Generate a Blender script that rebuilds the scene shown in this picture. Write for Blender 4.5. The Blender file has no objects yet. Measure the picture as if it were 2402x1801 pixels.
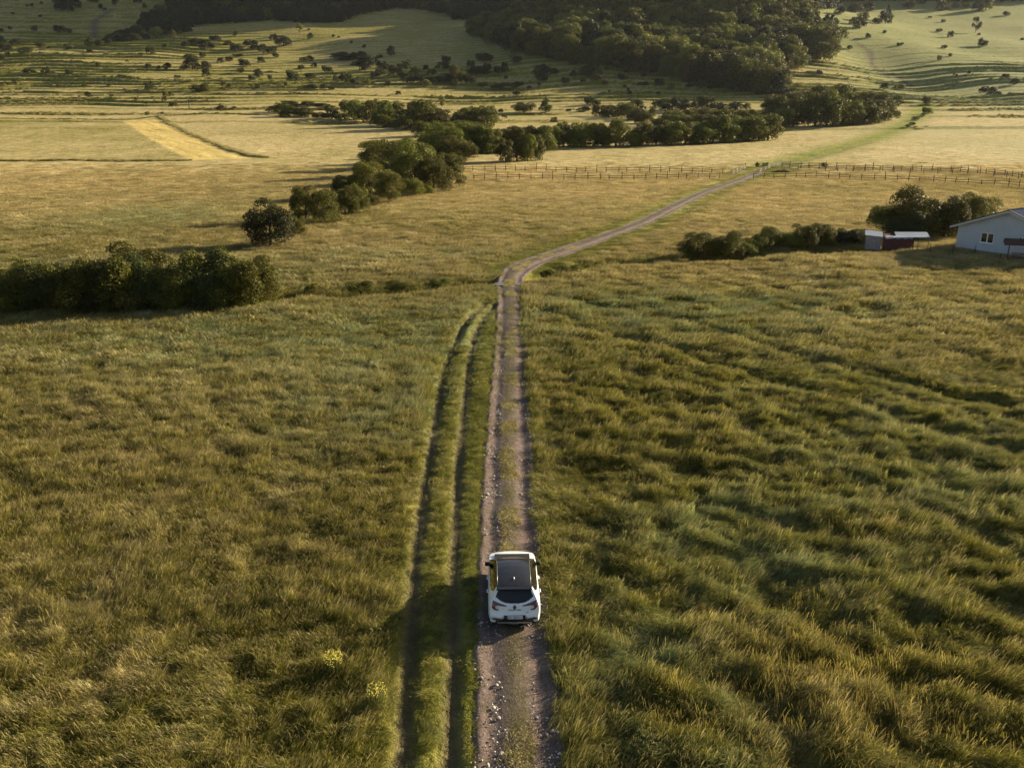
import bpy, math, random
import numpy as np
from mathutils import Vector, Matrix

R = math.radians
scene = bpy.context.scene
col = scene.collection

# ------------------------------------------------------------------ camera
CAM_H, PITCH, FPX = 17.2, R(17.6), 2100.0          # drone height, tilt, focal length in photo pixels
PW, PH = 2402, 1801
cam_data = bpy.data.cameras.new('camera')
cam_data.sensor_width = 36.0
cam_data.lens = 36.0 * FPX / PW
cam_data.clip_start, cam_data.clip_end = 0.5, 9000
cam = bpy.data.objects.new('camera', cam_data)
cam.location = (0, 0, CAM_H)
cam.rotation_euler = (R(90) - PITCH, 0, 0)
col.objects.link(cam)
scene.camera = cam

# ------------------------------------------------------------------ light
SUN_EL, SUN_AZ = R(17.0), R(27.0)                  # azimuth from +X towards +Y
world = bpy.data.worlds.new('World')
scene.world = world
world.use_nodes = True
wn = world.node_tree
bg = wn.nodes['Background']
sky = wn.nodes.new('ShaderNodeTexSky')
sky.sky_type = 'NISHITA'
sky.sun_disc = False
sky.sun_elevation = SUN_EL
sky.sun_rotation = R(90) - SUN_AZ
sky.air_density, sky.dust_density, sky.ozone_density = 1.0, 2.0, 1.0
wn.links.new(sky.outputs[0], bg.inputs[0])
bg.inputs[1].default_value = 0.05
sun_data = bpy.data.lights.new('sun', 'SUN')
sun_data.energy = 5.0
sun_data.angle = R(0.5)
sun_data.color = (1.0, 0.86, 0.63)
sun = bpy.data.objects.new('sun', sun_data)
sun.location = (200, 100, 200)
SUN_DIR = Vector((math.cos(SUN_EL) * math.cos(SUN_AZ), math.cos(SUN_EL) * math.sin(SUN_AZ), math.sin(SUN_EL)))
sun.rotation_euler = SUN_DIR.to_track_quat('Z', 'Y').to_euler()
col.objects.link(sun)
vs = scene.view_settings
vs.view_transform, vs.look, vs.gamma, vs.exposure, vs.use_curve_mapping = 'Standard', 'None', 1.0, 1.52, False
try:
    scene.cycles.use_denoising = True
    scene.cycles.denoiser = 'OPENIMAGEDENOISE'
    scene.cycles.max_bounces = 6
    scene.cycles.diffuse_bounces = 2
    scene.cycles.glossy_bounces = 2
    scene.cycles.transmission_bounces = 3
    scene.cycles.volume_bounces = 0
    scene.cycles.transparent_max_bounces = 4
except Exception:
    pass

# ------------------------------------------------------------------ noise
def _hash(ix, iy, seed):
    h = (ix.astype(np.int64) * 374761393 + iy.astype(np.int64) * 668265263 + seed * 1274126177) & 0xffffffff
    h = ((h ^ (h >> 13)) * 1274126177) & 0xffffffff
    return ((h ^ (h >> 16)) & 0xffffff) / float(0xffffff)

def vnoise(x, y, seed=0):
    x0, y0 = np.floor(x), np.floor(y)
    fx, fy = x - x0, y - y0
    fx, fy = fx * fx * (3 - 2 * fx), fy * fy * (3 - 2 * fy)
    a, b = _hash(x0, y0, seed), _hash(x0 + 1, y0, seed)
    c, d = _hash(x0, y0 + 1, seed), _hash(x0 + 1, y0 + 1, seed)
    return (a * (1 - fx) + b * fx) * (1 - fy) + (c * (1 - fx) + d * fx) * fy

def fbm(x, y, octv=4, seed=0):
    s = np.zeros_like(x, dtype=float); a, t = 0.5, 0.0
    for k in range(octv):
        s += a * vnoise(x * 2 ** k + 17.3 * k, y * 2 ** k - 9.1 * k, seed + k); t += a; a *= 0.5
    return s / t

def sstep(a, b, x):
    t = np.clip((x - a) / (b - a), 0, 1)
    return t * t * (3 - 2 * t)

# ------------------------------------------------------------------ photo measurements -> rays
CP, SP = math.cos(PITCH), math.sin(PITCH)
def ray(px, py):
    u, v = (np.asarray(px, float) - PW / 2) / FPX, -(np.asarray(py, float) - PH / 2) / FPX
    return u, CP + v * SP, -SP + v * CP
def project(x, y, z):
    zc = z - CAM_H
    d = y * CP - zc * SP
    u = y * SP + zc * CP
    return PW / 2 + FPX * x / d, PH / 2 - FPX * u / d, d
def flat(px, py):                                   # a point of the level valley floor
    a, b, c = ray(px, py)
    t = -CAM_H / c
    return np.stack([a * t, b * t], -1)

# ------------------------------------------------------------------ terrain
_py = np.arange(-400, 5000, 5.0)
_kn = [(-400, 0), (230, 0), (262, .3), (340, 3.1), (440, 8), (560, 17.2), (680, 30.7), (800, 48.9), (920, 71.7), (1050, 99.6),
       (1180, 128), (1500, 215), (2000, 330), (5000, 500)]
_pz = np.interp(_py, [k[0] for k in _kn], [k[1] for k in _kn])
_ker = np.exp(-0.5 * (np.arange(-24, 25) * 5 / 45.0) ** 2); _ker /= _ker.sum()
_pz = np.convolve(np.pad(_pz, 24, 'edge'), _ker, 'valid')

def seg_dist(x, y, pts):
    """distance to a polyline and signed side (positive = right of its direction)"""
    best = np.full(x.shape, 1e9); side = np.zeros(x.shape)
    for (ax, ay), (bx, by) in zip(pts[:-1], pts[1:]):
        dx, dy = bx - ax, by - ay
        L2 = dx * dx + dy * dy + 1e-9
        t = np.clip(((x - ax) * dx + (y - ay) * dy) / L2, 0, 1)
        ex, ey = x - (ax + t * dx), y - (ay + t * dy)
        d = np.sqrt(ex * ex + ey * ey)
        s = np.where(dy * (x - ax) - dx * (y - ay) > 0, 1.0, -1.0)
        m = d < best
        best = np.where(m, d, best); side = np.where(m, s, side)
    return best, side

def smooth_line(pts, n=8):
    pts = np.array(pts, float)
    P = np.vstack([2 * pts[0] - pts[1], pts, 2 * pts[-1] - pts[-2]])
    out = []
    for i in range(1, len(P) - 2):
        for t in np.linspace(0, 1, n, endpoint=False):
            a, b, c, d = P[i - 1], P[i], P[i + 1], P[i + 2]
            out.append(0.5 * (2 * b + (c - a) * t + (2 * a - 5 * b + 4 * c - d) * t ** 2 + (3 * b - a - 3 * c + d) * t ** 3))
    out.append(pts[-1])
    return np.array(out)

ROAD_PX = [(1221, 1801), (1208, 1520), (1194, 1194), (1194, 977), (1199, 825), (1199, 706), (1194, 668), (1206, 641), (1238, 619),
           (1319, 590), (1412, 557), (1509, 521), (1574, 489), (1650, 453), (1726, 427), (1781, 407)]
road_pts = flat(*np.array(ROAD_PX).T)
road_line = smooth_line(np.vstack([[[0.75, 4.0]], [[0.45, 14.0]], road_pts]), 6)
_t = 1.0859
RUT_L = smooth_line(flat(*(np.array([(866, 1690), (885, 1400), (905, 1150), (935, 950), (965, 790), (1000, 700), (1052, 652)]).T * _t)), 4)
RUT_R = smooth_line(flat(*(np.array([(972, 1690), (978, 1400), (985, 1130), (1000, 900), (1022, 740), (1050, 680), (1070, 656)]).T * _t)), 4)
_d5 = lambda pts: [(800 + a / 2.765, 400 + b / 2.765) for a, b in pts]
DITCH_L = smooth_line(flat(*np.array(_d5([(-560, 850), (-250, 800), (0, 785), (200, 768), (500, 748), (700, 730), (985, 715)])).T), 4)
DITCH_R = smooth_line(flat(*np.array(_d5([(1195, 700), (1300, 668), (1450, 640), (1650, 612), (1900, 585), (2212, 560)]) + [(1690, 608), (1800, 598), (1950, 590), (2060, 588)]).T), 4)
TRAILS = [smooth_line(flat(*(np.array(q) * _t).T), 4) for q in ([(1180, 640), (1500, 700), (1800, 790), (2000, 832), (2300, 905)], [(1215, 700), (1480, 765), (1800, 862), (2020, 925), (2300, 1010)])]
FIELD_EDGE = None

def H0(x, y, riser=False):
    """large relief: valley floor, hills, the wooded spur, the terraces"""
    yy = y + 26 * (fbm(x / 260 + 5, y / 260, 2, 3) - .5) * sstep(200, 420, y)
    z = np.interp(yy, _py, _pz)
    z = z + 72 * np.exp(-((x - 185) / 120) ** 2 - ((y - 985) / 185) ** 2)
    z = z + 9 * np.exp(-((x - 60) / 70) ** 2 - ((y - 760) / 90) ** 2) * 0.6
    z = z + 300 * sstep(1120, 1420, y) * np.exp(-((x - 340) / 190) ** 2)
    z = z - 7 * np.exp(-((x - 285) / 40) ** 2) * sstep(520, 700, y) * (1 - sstep(950, 1150, y))
    z = z + 16 * (fbm(x / 190, y / 190, 3, 11) - .5) * sstep(300, 700, y)
    # terraces
    ph = np.interp(y + 52 * (fbm(x / 210, y / 260, 4, 21) - .5) * 2 - 0.05 * x, [200, 480, 520, 640, 1200], [0, 6.2, 7.6, 14, 46])
    k = np.floor(ph); fr = ph - k
    saw = np.where(fr < .89, .5 - fr / .89, -.5 + (fr - .89) / .11)
    amp = (1.2 + 1.4 * sstep(500, 560, y)) * sstep(.05, .70, vnoise(k * 7.7 + 3, x / 120 + k * 3.3, 31)) * (.5 + vnoise(x / 35, k * 5.1, 33))
    m = sstep(330, 420, y) * (1 - sstep(880, 1000, y) * sstep(-420, -250, x)) * (1 - .8 * sstep(680, 780, y) * sstep(-330, -200, x))
    m = m * (0.45 + 0.55 * sstep(.28, .45, fbm(x / 130 + 40, y / 110, 3, 41)))
    right = sstep(150, 230, x)
    m = np.maximum(m, right * sstep(370, 400, y) * (1 - sstep(700, 800, y)) * .9)
    z = z + saw * amp * m
    return (z, m * amp * (fr > .88)) if riser else z

def sward(x, y):
    """wind-laid mounds of the uncut meadow: crests run from upper left to lower right east of the track"""
    a = x * .82 - y * .57; b2 = x * .57 + y * .82
    w1 = fbm(a / 5, b2 / 5, 2, 3)
    wv = fbm(b2 / .68 + 3.0 * w1, a / 1.6 + 1.6 * w1, 4, 111)
    cl = fbm(x / .7, y / .7, 3, 121); big = fbm(x / 11, y / 11, 3, 131)
    east = sstep(1.0, 4.0, x - .012 * y) * (1 - .7 * sstep(75, 110, y))
    return wv, cl, big, east

def H(x, y):
    x = np.asarray(x, float); y = np.asarray(y, float)
    z = H0(x, y)
    near = y < 320
    if near.any():
        xs, ys = x[near], y[near]
        dr, _ = seg_dist(xs, ys, road_line)
        rm = sstep(1.2, 4.0, dr)
        b = (.5 * (fbm(xs / 9, ys / 9, 3, 51) - .5) + .22 * (fbm(xs / 1.9, ys / 2.6, 2, 61) - .5)) * rm
        wv, cl, big, east = sward(xs, ys)
        fall = 1 - sstep(85, 150, ys)
        b = b + rm * fall * (east * ((.62 + .5 * big) * (np.clip(wv, .25, .75) - .45) + .30 * (cl - .5)) + (1 - east) * (.30 * (wv - .45) + .22 * (cl - .5)) + .5 * (big - .5))
        for L in TRAILS:
            d, _ = seg_dist(xs, ys, L)
            b = b - (.40 if L[0, 0] > 0 else .2) * np.exp(-(d / .7) ** 2)
        for L, w, dep in ((RUT_L, .30, .24), (RUT_R, .26, .20)):
            d, _ = seg_dist(xs, ys, L)
            d = np.maximum(0, d + .26 * (fbm(xs / .8, ys / 2.2, 3, 181) - .5))
            dep = dep * (.55 + .9 * vnoise(xs / 3, ys / 5, 183))
            b = b * sstep(.1, 1.2, d) - dep * np.exp(-(d / w) ** 2)
        for L in (DITCH_L, DITCH_R):
            d, _ = seg_dist(xs, ys, L)
            b = b - 1.35 * np.exp(-(d / 1.5) ** 2)
        z[near] = z[near] + b - .13 * (1 - sstep(.9, 1.5, dr))
    if FIELD_EDGE is not None:
        z = z + 0.1 * np.exp(-(seg_dist(x, y, FIELD_EDGE)[0] / 1.2) ** 2)
    return z

def ground_hits(px, py):
    """where the sight lines through photo points meet the relief"""
    px, py = np.atleast_1d(np.asarray(px, float)), np.atleast_1d(np.asarray(py, float))
    a, b, c = ray(px, py)
    ts = np.geomspace(18, 3500, 900)[None, :]
    X, Y, Z = a[:, None] * ts, b[:, None] * ts, CAM_H + c[:, None] * ts
    under = Z < H0(X, Y)
    i = np.argmax(under, 1); i = np.where(under.any(1), np.maximum(i, 1), 899)
    r = np.arange(len(px))
    lo, hi = ts[0, i - 1], ts[0, i]
    for _ in range(18):
        mid = (lo + hi) / 2
        u = CAM_H + c * mid < H0(a * mid, b * mid)
        hi = np.where(u, mid, hi); lo = np.where(u, lo, mid)
    return np.stack([a * hi, b * hi], 1)

def in_poly(x, y, poly):
    inside = np.zeros(x.shape, bool)
    n = len(poly)
    for i in range(n):
        (x1, y1), (x2, y2) = poly[i], poly[(i + 1) % n]
        c = ((y1 > y) != (y2 > y)) & (x < (x2 - x1) * (y - y1) / (y2 - y1 + 1e-12) + x1)
        inside ^= c
    return inside

# ------------------------------------------------------------------ scene helpers
def tag(o, label=None, cat=None, group=None, kind=None):
    if label: o['label'] = label
    if cat: o['category'] = cat
    if group: o['group'] = group
    if kind: o['kind'] = kind
    return o

def mesh_np(name, V, F, mats=(), smooth=False, attrs=None):
    """mesh from an (n,3) array and a list of faces or an (m,k) array"""
    me = bpy.data.meshes.new(name)
    V = np.asarray(V, np.float32)
    if isinstance(F, np.ndarray):
        m, k = F.shape
        me.vertices.add(len(V)); me.vertices.foreach_set('co', V.ravel())
        me.loops.add(m * k); me.loops.foreach_set('vertex_index', F.astype(np.int32).ravel())
        me.polygons.add(m)
        me.polygons.foreach_set('loop_start', np.arange(0, m * k, k, dtype=np.int32))
        me.polygons.foreach_set('loop_total', np.full(m, k, np.int32))
        me.update(calc_edges=True)
    else:
        me.from_pydata(V.tolist(), [], F); me.update()
    for a, arr in (attrs or {}).items():
        t = 'FLOAT' if np.ndim(arr) == 1 else 'FLOAT_VECTOR'
        at = me.attributes.new(a, t, 'POINT')
        at.data.foreach_set('value' if t == 'FLOAT' else 'vector', np.asarray(arr, np.float32).ravel())
    for m_ in mats: me.materials.append(m_)
    if smooth: me.polygons.foreach_set('use_smooth', np.ones(len(me.polygons), bool))
    return me

def obj(name, me, parent=None, loc=None):
    o = bpy.data.objects.new(name, me)
    col.objects.link(o)
    if parent: o.parent = parent
    if loc is not None: o.location = loc
    return o

def empty(name, loc, rz=0.0, scale=None):
    o = bpy.data.objects.new(name, None)
    o.empty_display_size = .3
    o.location = loc; o.rotation_euler = (0, 0, rz)
    if scale: o.scale = scale
    col.objects.link(o)
    return o

class MB:
    """collects boxes, bars and tubes; build() links them as one mesh"""
    def __init__(s): s.v, s.f = [], []
    def add(s, v, f):
        n = len(s.v); s.v += [tuple(p) for p in v]; s.f += [tuple(i + n for i in q) for q in f]; return s
    def box(s, c, d, rot=None):
        x, y, z = (k / 2 for k in d)
        P = [Vector((i * x, j * y, k * z)) for i in (-1, 1) for j in (-1, 1) for k in (-1, 1)]
        if rot is not None: P = [rot @ p for p in P]
        c = Vector(c)
        return s.add([p + c for p in P], [(0, 1, 3, 2), (4, 6, 7, 5), (0, 4, 5, 1), (2, 3, 7, 6), (0, 2, 6, 4), (1, 5, 7, 3)])
    def tube(s, pts, rad, n=8, cap=True):
        pts = [Vector(p) for p in pts]
        if not isinstance(rad, (list, tuple)): rad = [rad] * len(pts)
        v, f = [], []
        for i, p in enumerate(pts):
            d = (pts[min(i + 1, len(pts) - 1)] - pts[max(i - 1, 0)]).normalized()
            a = d.cross(Vector((0, 0, 1)) if abs(d.z) < .9 else Vector((1, 0, 0))).normalized(); b = d.cross(a)
            v += [p + (a * math.cos(2 * math.pi * k / n) + b * math.sin(2 * math.pi * k / n)) * rad[i] for k in range(n)]
        for i in range(len(pts) - 1):
            f += [(i * n + k, i * n + (k + 1) % n, (i + 1) * n + (k + 1) % n, (i + 1) * n + k) for k in range(n)]
        if cap: f += [tuple(range(n))[::-1], tuple((len(pts) - 1) * n + k for k in range(n))]
        return s.add(v, f)
    def prism(s, poly, a, b):
        """polygon of 2-D points lofted between map a and map b (functions (u,v)->xyz)"""
        n = len(poly)
        v = [a(*p) for p in poly] + [b(*p) for p in poly]
        return s.add(v, [tuple(range(n))[::-1], tuple(range(n, 2 * n))] + [(i, (i + 1) % n, n + (i + 1) % n, n + i) for i in range(n)])
    def build(s, name, m, parent=None, smooth=False, bevel=0):
        me = bpy.data.meshes.new(name); me.from_pydata(s.v, [], s.f); me.update()
        if m: me.materials.append(m)
        if smooth: me.polygons.foreach_set('use_smooth', np.ones(len(me.polygons), bool))
        o = obj(name, me, parent)
        if bevel:
            b = o.modifiers.new('bevel', 'BEVEL'); b.width = bevel; b.segments = 2; b.limit_method = 'ANGLE'
        return o

# ------------------------------------------------------------------ materials
class NT:
    def __init__(s, m): s.t = m.node_tree; s.t.nodes.clear()
    def n(s, kind, **kw):
        nd = s.t.nodes.new(kind)
        for k, v in kw.items():
            if k.startswith('i_'):
                key = k[2:]
                key = int(key) if key.isdigit() else key.replace('_', ' ')
                if hasattr(v, 'is_linked') or hasattr(v, 'links'): s.t.links.new(v, nd.inputs[key])
                else: nd.inputs[key].default_value = v
            else: setattr(nd, k, v)
        return nd
    def link(s, a, b): s.t.links.new(a, b)
    def noise(s, vec, scale, detail=3, rough=.55):
        n = s.n('ShaderNodeTexNoise', i_Scale=scale, i_Detail=detail, i_Roughness=rough)
        s.link(vec, n.inputs['Vector']); return n.outputs['Fac']
    def ramp(s, f, a, b):
        n = s.n('ShaderNodeMapRange', i_1=a, i_2=b); s.link(f, n.inputs[0]); n.clamp = True; return n.outputs[0]
    def math(s, op, a, b=0.0):
        n = s.n('ShaderNodeMath', operation=op)
        for i, q in enumerate((a, b)):
            if isinstance(q, (int, float)): n.inputs[i].default_value = q
            else: s.link(q, n.inputs[i])
        return n.outputs[0]
    def mix(s, f, a, b, blend='MIX'):
        n = s.n('ShaderNodeMix', data_type='RGBA', blend_type=blend)
        for i, q in ((0, f), (6, a), (7, b)):
            if isinstance(q, tuple): n.inputs[i].default_value = q if len(q) == 4 else (*q, 1)
            elif isinstance(q, (int, float)): n.inputs[i].default_value = q
            else: s.link(q, n.inputs[i])
        return n.outputs[2]
    def out(s, sh):
        o = s.n('ShaderNodeOutputMaterial'); s.link(sh, o.inputs['Surface'])

def new_mat(name):
    m = bpy.data.materials.new(name); m.use_nodes = True
    return m, NT(m)

def simple_mat(name, c, rough=.6, metal=0.0, vary=.12, scale=6.0, spec=.4, coat=0.0, bump=0.0):
    """one paint or stuff with a little procedural mottling"""
    m, t = new_mat(name)
    tc = t.n('ShaderNodeTexCoord').outputs['Object']
    f = t.noise(tc, scale, 4)
    c1 = tuple(min(1, k * (1 + vary)) for k in c); c0 = tuple(k * (1 - vary) for k in c)
    b = t.n('ShaderNodeBsdfPrincipled', i_Roughness=rough, i_Metallic=metal)
    b.inputs['Specular IOR Level'].default_value = spec
    b.inputs['Coat Weight'].default_value = coat
    b.inputs['Coat Roughness'].default_value = .06
    t.link(t.mix(t.ramp(f, .3, .7), c0, c1), b.inputs['Base Color'])
    if bump:
        bn = t.n('ShaderNodeBump', i_Strength=bump, i_Distance=.02); t.link(f, bn.inputs['Height']); t.link(bn.outputs[0], b.inputs['Normal'])
    t.out(b.outputs[0])
    return m

def grass_colour(t, attr_type):
    """meadow colours from the plants' own mix of green, straw and blue-green grass (per place: attributes straw, blue, lush)"""
    pos = t.n('ShaderNodeNewGeometry').outputs['Position']
    def attr(n):
        return t.n('ShaderNodeAttribute', attribute_name=n, attribute_type=attr_type).outputs['Fac']
    n1 = t.noise(pos, .045, 5, .62)
    n2 = t.noise(pos, .35, 4, .6)
    n3 = t.noise(pos, 1.7, 3, .6)
    s = t.math('ADD', attr('straw'), t.math('MULTIPLY', t.math('SUBTRACT', n2, .5), 1.0))
    s = t.math('ADD', s, t.math('MULTIPLY', t.math('SUBTRACT', n3, .5), .7))
    s = t.math('ADD', s, t.math('MULTIPLY', t.math('SUBTRACT', n1, .5), .8))
    s = t.ramp(s, .0, 1.0)
    green = t.mix(t.ramp(n3, .35, .65), (.085, .086, .009), (.225, .205, .026))
    strawc = t.mix(t.ramp(n2, .3, .7), (.37, .285, .112), (.53, .415, .205))
    c = t.mix(s, green, strawc)
    bl = t.math('MULTIPLY', attr('blue'), t.ramp(n2, .35, .62))
    c = t.mix(bl, c, (.19, .225, .085))
    c = t.mix(attr('lush'), c, t.mix(t.ramp(n2, .3, .7), (.115, .145, .012), (.23, .225, .024)))
    return c, n2, n3

# ------------------------------------------------------------------ what grows where
def blob(x, y, cx, cy, rx, ry, rot=0.0):
    c, s = math.cos(rot), math.sin(rot)
    u, v = ((x - cx) * c + (y - cy) * s) / rx, (-(x - cx) * s + (y - cy) * c) / ry
    return np.exp(-(u * u + v * v))

LANE_PX = [(1770, 412), (1846, 382), (1944, 354), (2041, 327), (2107, 300), (2150, 270), (2172, 244)]
LANE = smooth_line(ground_hits(*np.array(LANE_PX).T), 5)
HILL_PATH = smooth_line(ground_hits(*np.array([(2135, 203), (2110, 185), (2078, 172), (2050, 160), (2044, 142), (2040, 122), (2020, 108), (2008, 102)]).T), 4)
PATH_WEST = smooth_line(ground_hits(*np.array([(222, 85), (222, 55), (240, 38), (262, 22)]).T), 4)
STRIP = ground_hits(*np.array([(291, 284), (380, 281), (470, 322), (612, 371), (446, 375)]).T)
FIELD_W = ground_hits(*np.array([(-60, 282), (291, 284), (446, 375), (440, 378), (-60, 380)]).T)
WEED_LINES = [smooth_line(ground_hits(*np.array(q).T), 4) for q in ([(-40, 379), (120, 377), (300, 378), (442, 376)], [(-40, 277), (150, 280), (300, 281), (385, 272), (560, 268), (720, 276)], [(-40, 252), (90, 248), (200, 244)])]
FIELD_EDGE = smooth_line(ground_hits(*np.array([(372, 272), (395, 290), (440, 312), (520, 345), (575, 363), (625, 371)]).T), 4)

def growth(x, y):
    """straw, blue, lush in 0..1"""
    px, py, d = project(x, y, np.zeros_like(x) if False else H0(x, y))
    s = np.interp(y, [20, 40, 60, 80, 100, 140, 200, 300, 450, 650, 900], [.02, .03, .12, .28, .46, .62, .76, .80, .66, .42, .30])
    s = s + .5 * (fbm(x / 46 + 9, y / 46, 3, 71) - .5)
    s = s + .26 * blob(x, y, -13, 38, 8, 10) + .16 * blob(x, y, -18, 25, 8, 7) + .22 * blob(x, y, 8, 24, 5, 6) - .06 * sstep(0, 6, x) * (1 - sstep(50, 75, y))
    s = s + .20 * blob(x, y, 27, 62, 18, 9, -.25) + .16 * blob(x, y, 45, 72, 30, 10, -.2) - .14 * blob(x, y, 14, 78, 20, 6)
    s = s - .45 * blob(x, y, -55, 112, 16, 20) - .40 * blob(x, y, -30, 90, 16, 7) - .30 * blob(x, y, -28, 135, 9, 6) - .15 * blob(x, y, -20, 63, 16, 7)
    s = np.where(in_poly(x, y, FIELD_W.tolist()), s - .22 + .25 * (vnoise(x / 5, y / 40, 81) - .5), s)
    s = s - .08 * sstep(230, 300, x) * sstep(420, 500, y)
    b = .9 * blob(x, y, -16, 66, 17, 9) + .8 * blob(x, y, -9, 50, 5, 7) + .8 * blob(x, y, -44, 93, 22, 8) + .8 * blob(x, y, -56, 140, 12, 16)
    b = b + .7 * blob(x, y, 16, 74, 20, 8) + .35 * blob(x, y, 22, 40, 12, 16) + .5 * blob(x, y, -8, 104, 16, 5)
    b = b + .55 * sstep(200, 300, x) * sstep(400, 480, y) + .35 * sstep(100, 170, x) * sstep(250, 280, y) * (1 - sstep(380, 410, y)) * (.3 + vnoise(x / 20, y / 20, 91))
    b = b + .4 * (fbm(x / 21 + 3, y / 21, 3, 95) - .42) * (y < 200)
    b = b + .9 * blob(x, y, 4.4, 23.5, 1.9, 4.5, .15) + .5 * blob(x, y, 9, 33, 5, 5)
    dl, _ = seg_dist(x, y, LANE)
    lush = np.exp(-(dl / 6.5) ** 2)
    near = y < 320
    if near.any():
        dr, sd = seg_dist(x[near], y[near], road_line)
        w = np.where(y[near] > 92, 3.2, np.where(sd < 0, 2.2, .3))
        lush[near] = np.maximum(lush[near], np.where(y[near] > 92, .85, .5) * np.exp(-((dr - 1.2) / w) ** 2))
        on = np.exp(-(dr / .75) ** 2)
        s[near] = s[near] + .55 * on; lush[near] = lush[near] * (1 - on)
        for L in (DITCH_L, DITCH_R):
            dd, _ = seg_dist(x[near], y[near], L)
            lush[near] = np.maximum(lush[near], .7 * np.exp(-(dd / 2.5) ** 2))
    b = b * 1.55
    far = y > 250
    if far.any():
        dw = seg_dist(x[far], y[far], FIELD_EDGE)[0]
        for q in WEED_LINES: dw = np.minimum(dw, seg_dist(x[far], y[far], q)[0])
        s[far] = s[far] - .8 * np.exp(-(dw / 1.6) ** 2) - .28 * np.clip(H0(x[far], y[far], True)[1], 0, 1)
    return np.clip(s, 0, 1), np.clip(b, 0, 1), np.clip(lush, 0, 1)

# ------------------------------------------------------------------ ground: one sheet to beyond the horizon
rows = np.concatenate([np.arange(2, 18, 1.0), np.geomspace(18, 110, 380, endpoint=False), np.geomspace(110, 330, 240, endpoint=False),
                       np.arange(330, 980, 1.05), np.arange(980, 1250, 3.0), np.geomspace(1250, 4000, 60)])
cols = np.linspace(-1, 1, 431)
gx = cols[None, :] * (26 + .78 * rows[:, None]); gy = np.repeat(rows[:, None], len(cols), 1)
X, Y = gx.ravel(), gy.ravel()
Z = H(X, Y)
nr, nc = gx.shape
idx = np.arange(nr * nc).reshape(nr, nc)
F = np.stack([idx[:-1, :-1], idx[:-1, 1:], idx[1:, 1:], idx[1:, :-1]], -1).reshape(-1, 4)
gs, gb, gl = growth(X, Y)
dp = np.minimum(seg_dist(X, Y, HILL_PATH)[0] / 2.6, seg_dist(X, Y, PATH_WEST)[0] / 4.0)
_, ris = H0(X, Y, True)
gl = np.maximum(gl, np.clip(ris * .10, 0, .22)); gs = np.clip(gs - ris * .15, 0, 1)
soil = np.exp(-dp ** 2) * .95
dlane, sl = seg_dist(X, Y, LANE)
soil = np.maximum(soil, .55 * np.exp(-((dlane - 3.4) / 1.1) ** 2) * (sl > 0) * (Y < 330))
soil = np.maximum(soil, .8 * np.exp(-(dlane / 1.8) ** 2) * (Y < 262))
for L in (RUT_L, RUT_R):
    soil = np.maximum(soil, .9 * np.exp(-(seg_dist(X, Y, L)[0] / .36) ** 2))
strip = in_poly(X, Y, STRIP.tolist()).astype(float)
edge = np.exp(-(seg_dist(X, Y, FIELD_EDGE)[0] / 1.3) ** 2)
gme = mesh_np('ground', np.stack([X, Y, Z], -1), F, smooth=True,
              attrs=dict(straw=gs, blue=gb, lush=gl, soil=soil, strip=strip))
m_ground, t = new_mat('meadow_ground')
c, n2, n3 = grass_colour(t, 'GEOMETRY')
pos = t.n('ShaderNodeNewGeometry').outputs['Position']
at = lambda n: t.n('ShaderNodeAttribute', attribute_name=n).outputs['Fac']
# mown strip: pale stubble in rows along the strip
mp = t.n('ShaderNodeMapping'); t.link(pos, mp.inputs[0]); mp.vector_type = 'TEXTURE'; mp.inputs['Rotation'].default_value = (0, 0, R(-57)); mp.inputs['Scale'].default_value = (30, 1.6, 1)
rowsn = t.noise(mp.outputs[0], .8, 3, .6)
c = t.mix(at('strip'), c, t.mix(t.ramp(rowsn, .3, .7), (.40, .29, .075), (.66, .51, .19)))
c = t.mix(at('soil'), c, t.mix(n3, (.07, .055, .03), (.16, .12, .075)))
n5 = t.noise(pos, .9, 6, .75); n6 = t.noise(pos, .16, 5, .7)
bp = t.n('ShaderNodeBump', i_Strength=.7, i_Distance=.9)
t.link(t.math('ADD', n5, t.math('MULTIPLY', n6, 1.5)), bp.inputs['Height'])
b = t.n('ShaderNodeBsdfPrincipled', i_Roughness=.9); b.inputs['Specular IOR Level'].default_value = .1
t.link(c, b.inputs['Base Color']); t.link(bp.outputs[0], b.inputs['Normal'])
t.out(b.outputs[0])
gme.materials.append(m_ground)
ground = tag(obj('ground', gme), kind='structure')

# ------------------------------------------------------------------ dirt track with two wheel lanes
rl = []
acc = 0.0
dens = smooth_line(road_line, 6)
rl = [dens[0]]
for p in dens[1:]:
    if np.linalg.norm(p - rl[-1]) > .22: rl.append(p)
rl = np.array(rl)
tg = np.gradient(rl, axis=0); tg /= np.linalg.norm(tg, axis=1)[:, None]
nrm = np.stack([tg[:, 1], -tg[:, 0]], 1)
offs = np.linspace(-1.0, 1.0, 29)
halfw = np.interp(rl[:, 1], [4, 90, 96, 130, 225], [1.32, 1.35, 1.75, 1.6, 1.5])
jl = .22 * (vnoise(rl[:, 1] * 1.3, rl[:, 0] * 0 + 1.5, 5) - .5) + .12 * (vnoise(rl[:, 1] * 4.3, rl[:, 0] * 0 + 1.5, 6) - .5)
RX = rl[:, None, 0] + nrm[:, None, 0] * (offs[None, :] * halfw[:, None] + jl[:, None] * np.abs(offs)[None, :])
RY = rl[:, None, 1] + nrm[:, None, 1] * (offs[None, :] * halfw[:, None])
u = offs[None, :] * np.ones_like(RX)
prof = -.075 * np.exp(-((np.abs(u) - .58) / .2) ** 2) + .045 * np.exp(-(u / .28) ** 2) - .10 * np.clip((np.abs(u) - .86) / .14, 0, 1)
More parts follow.
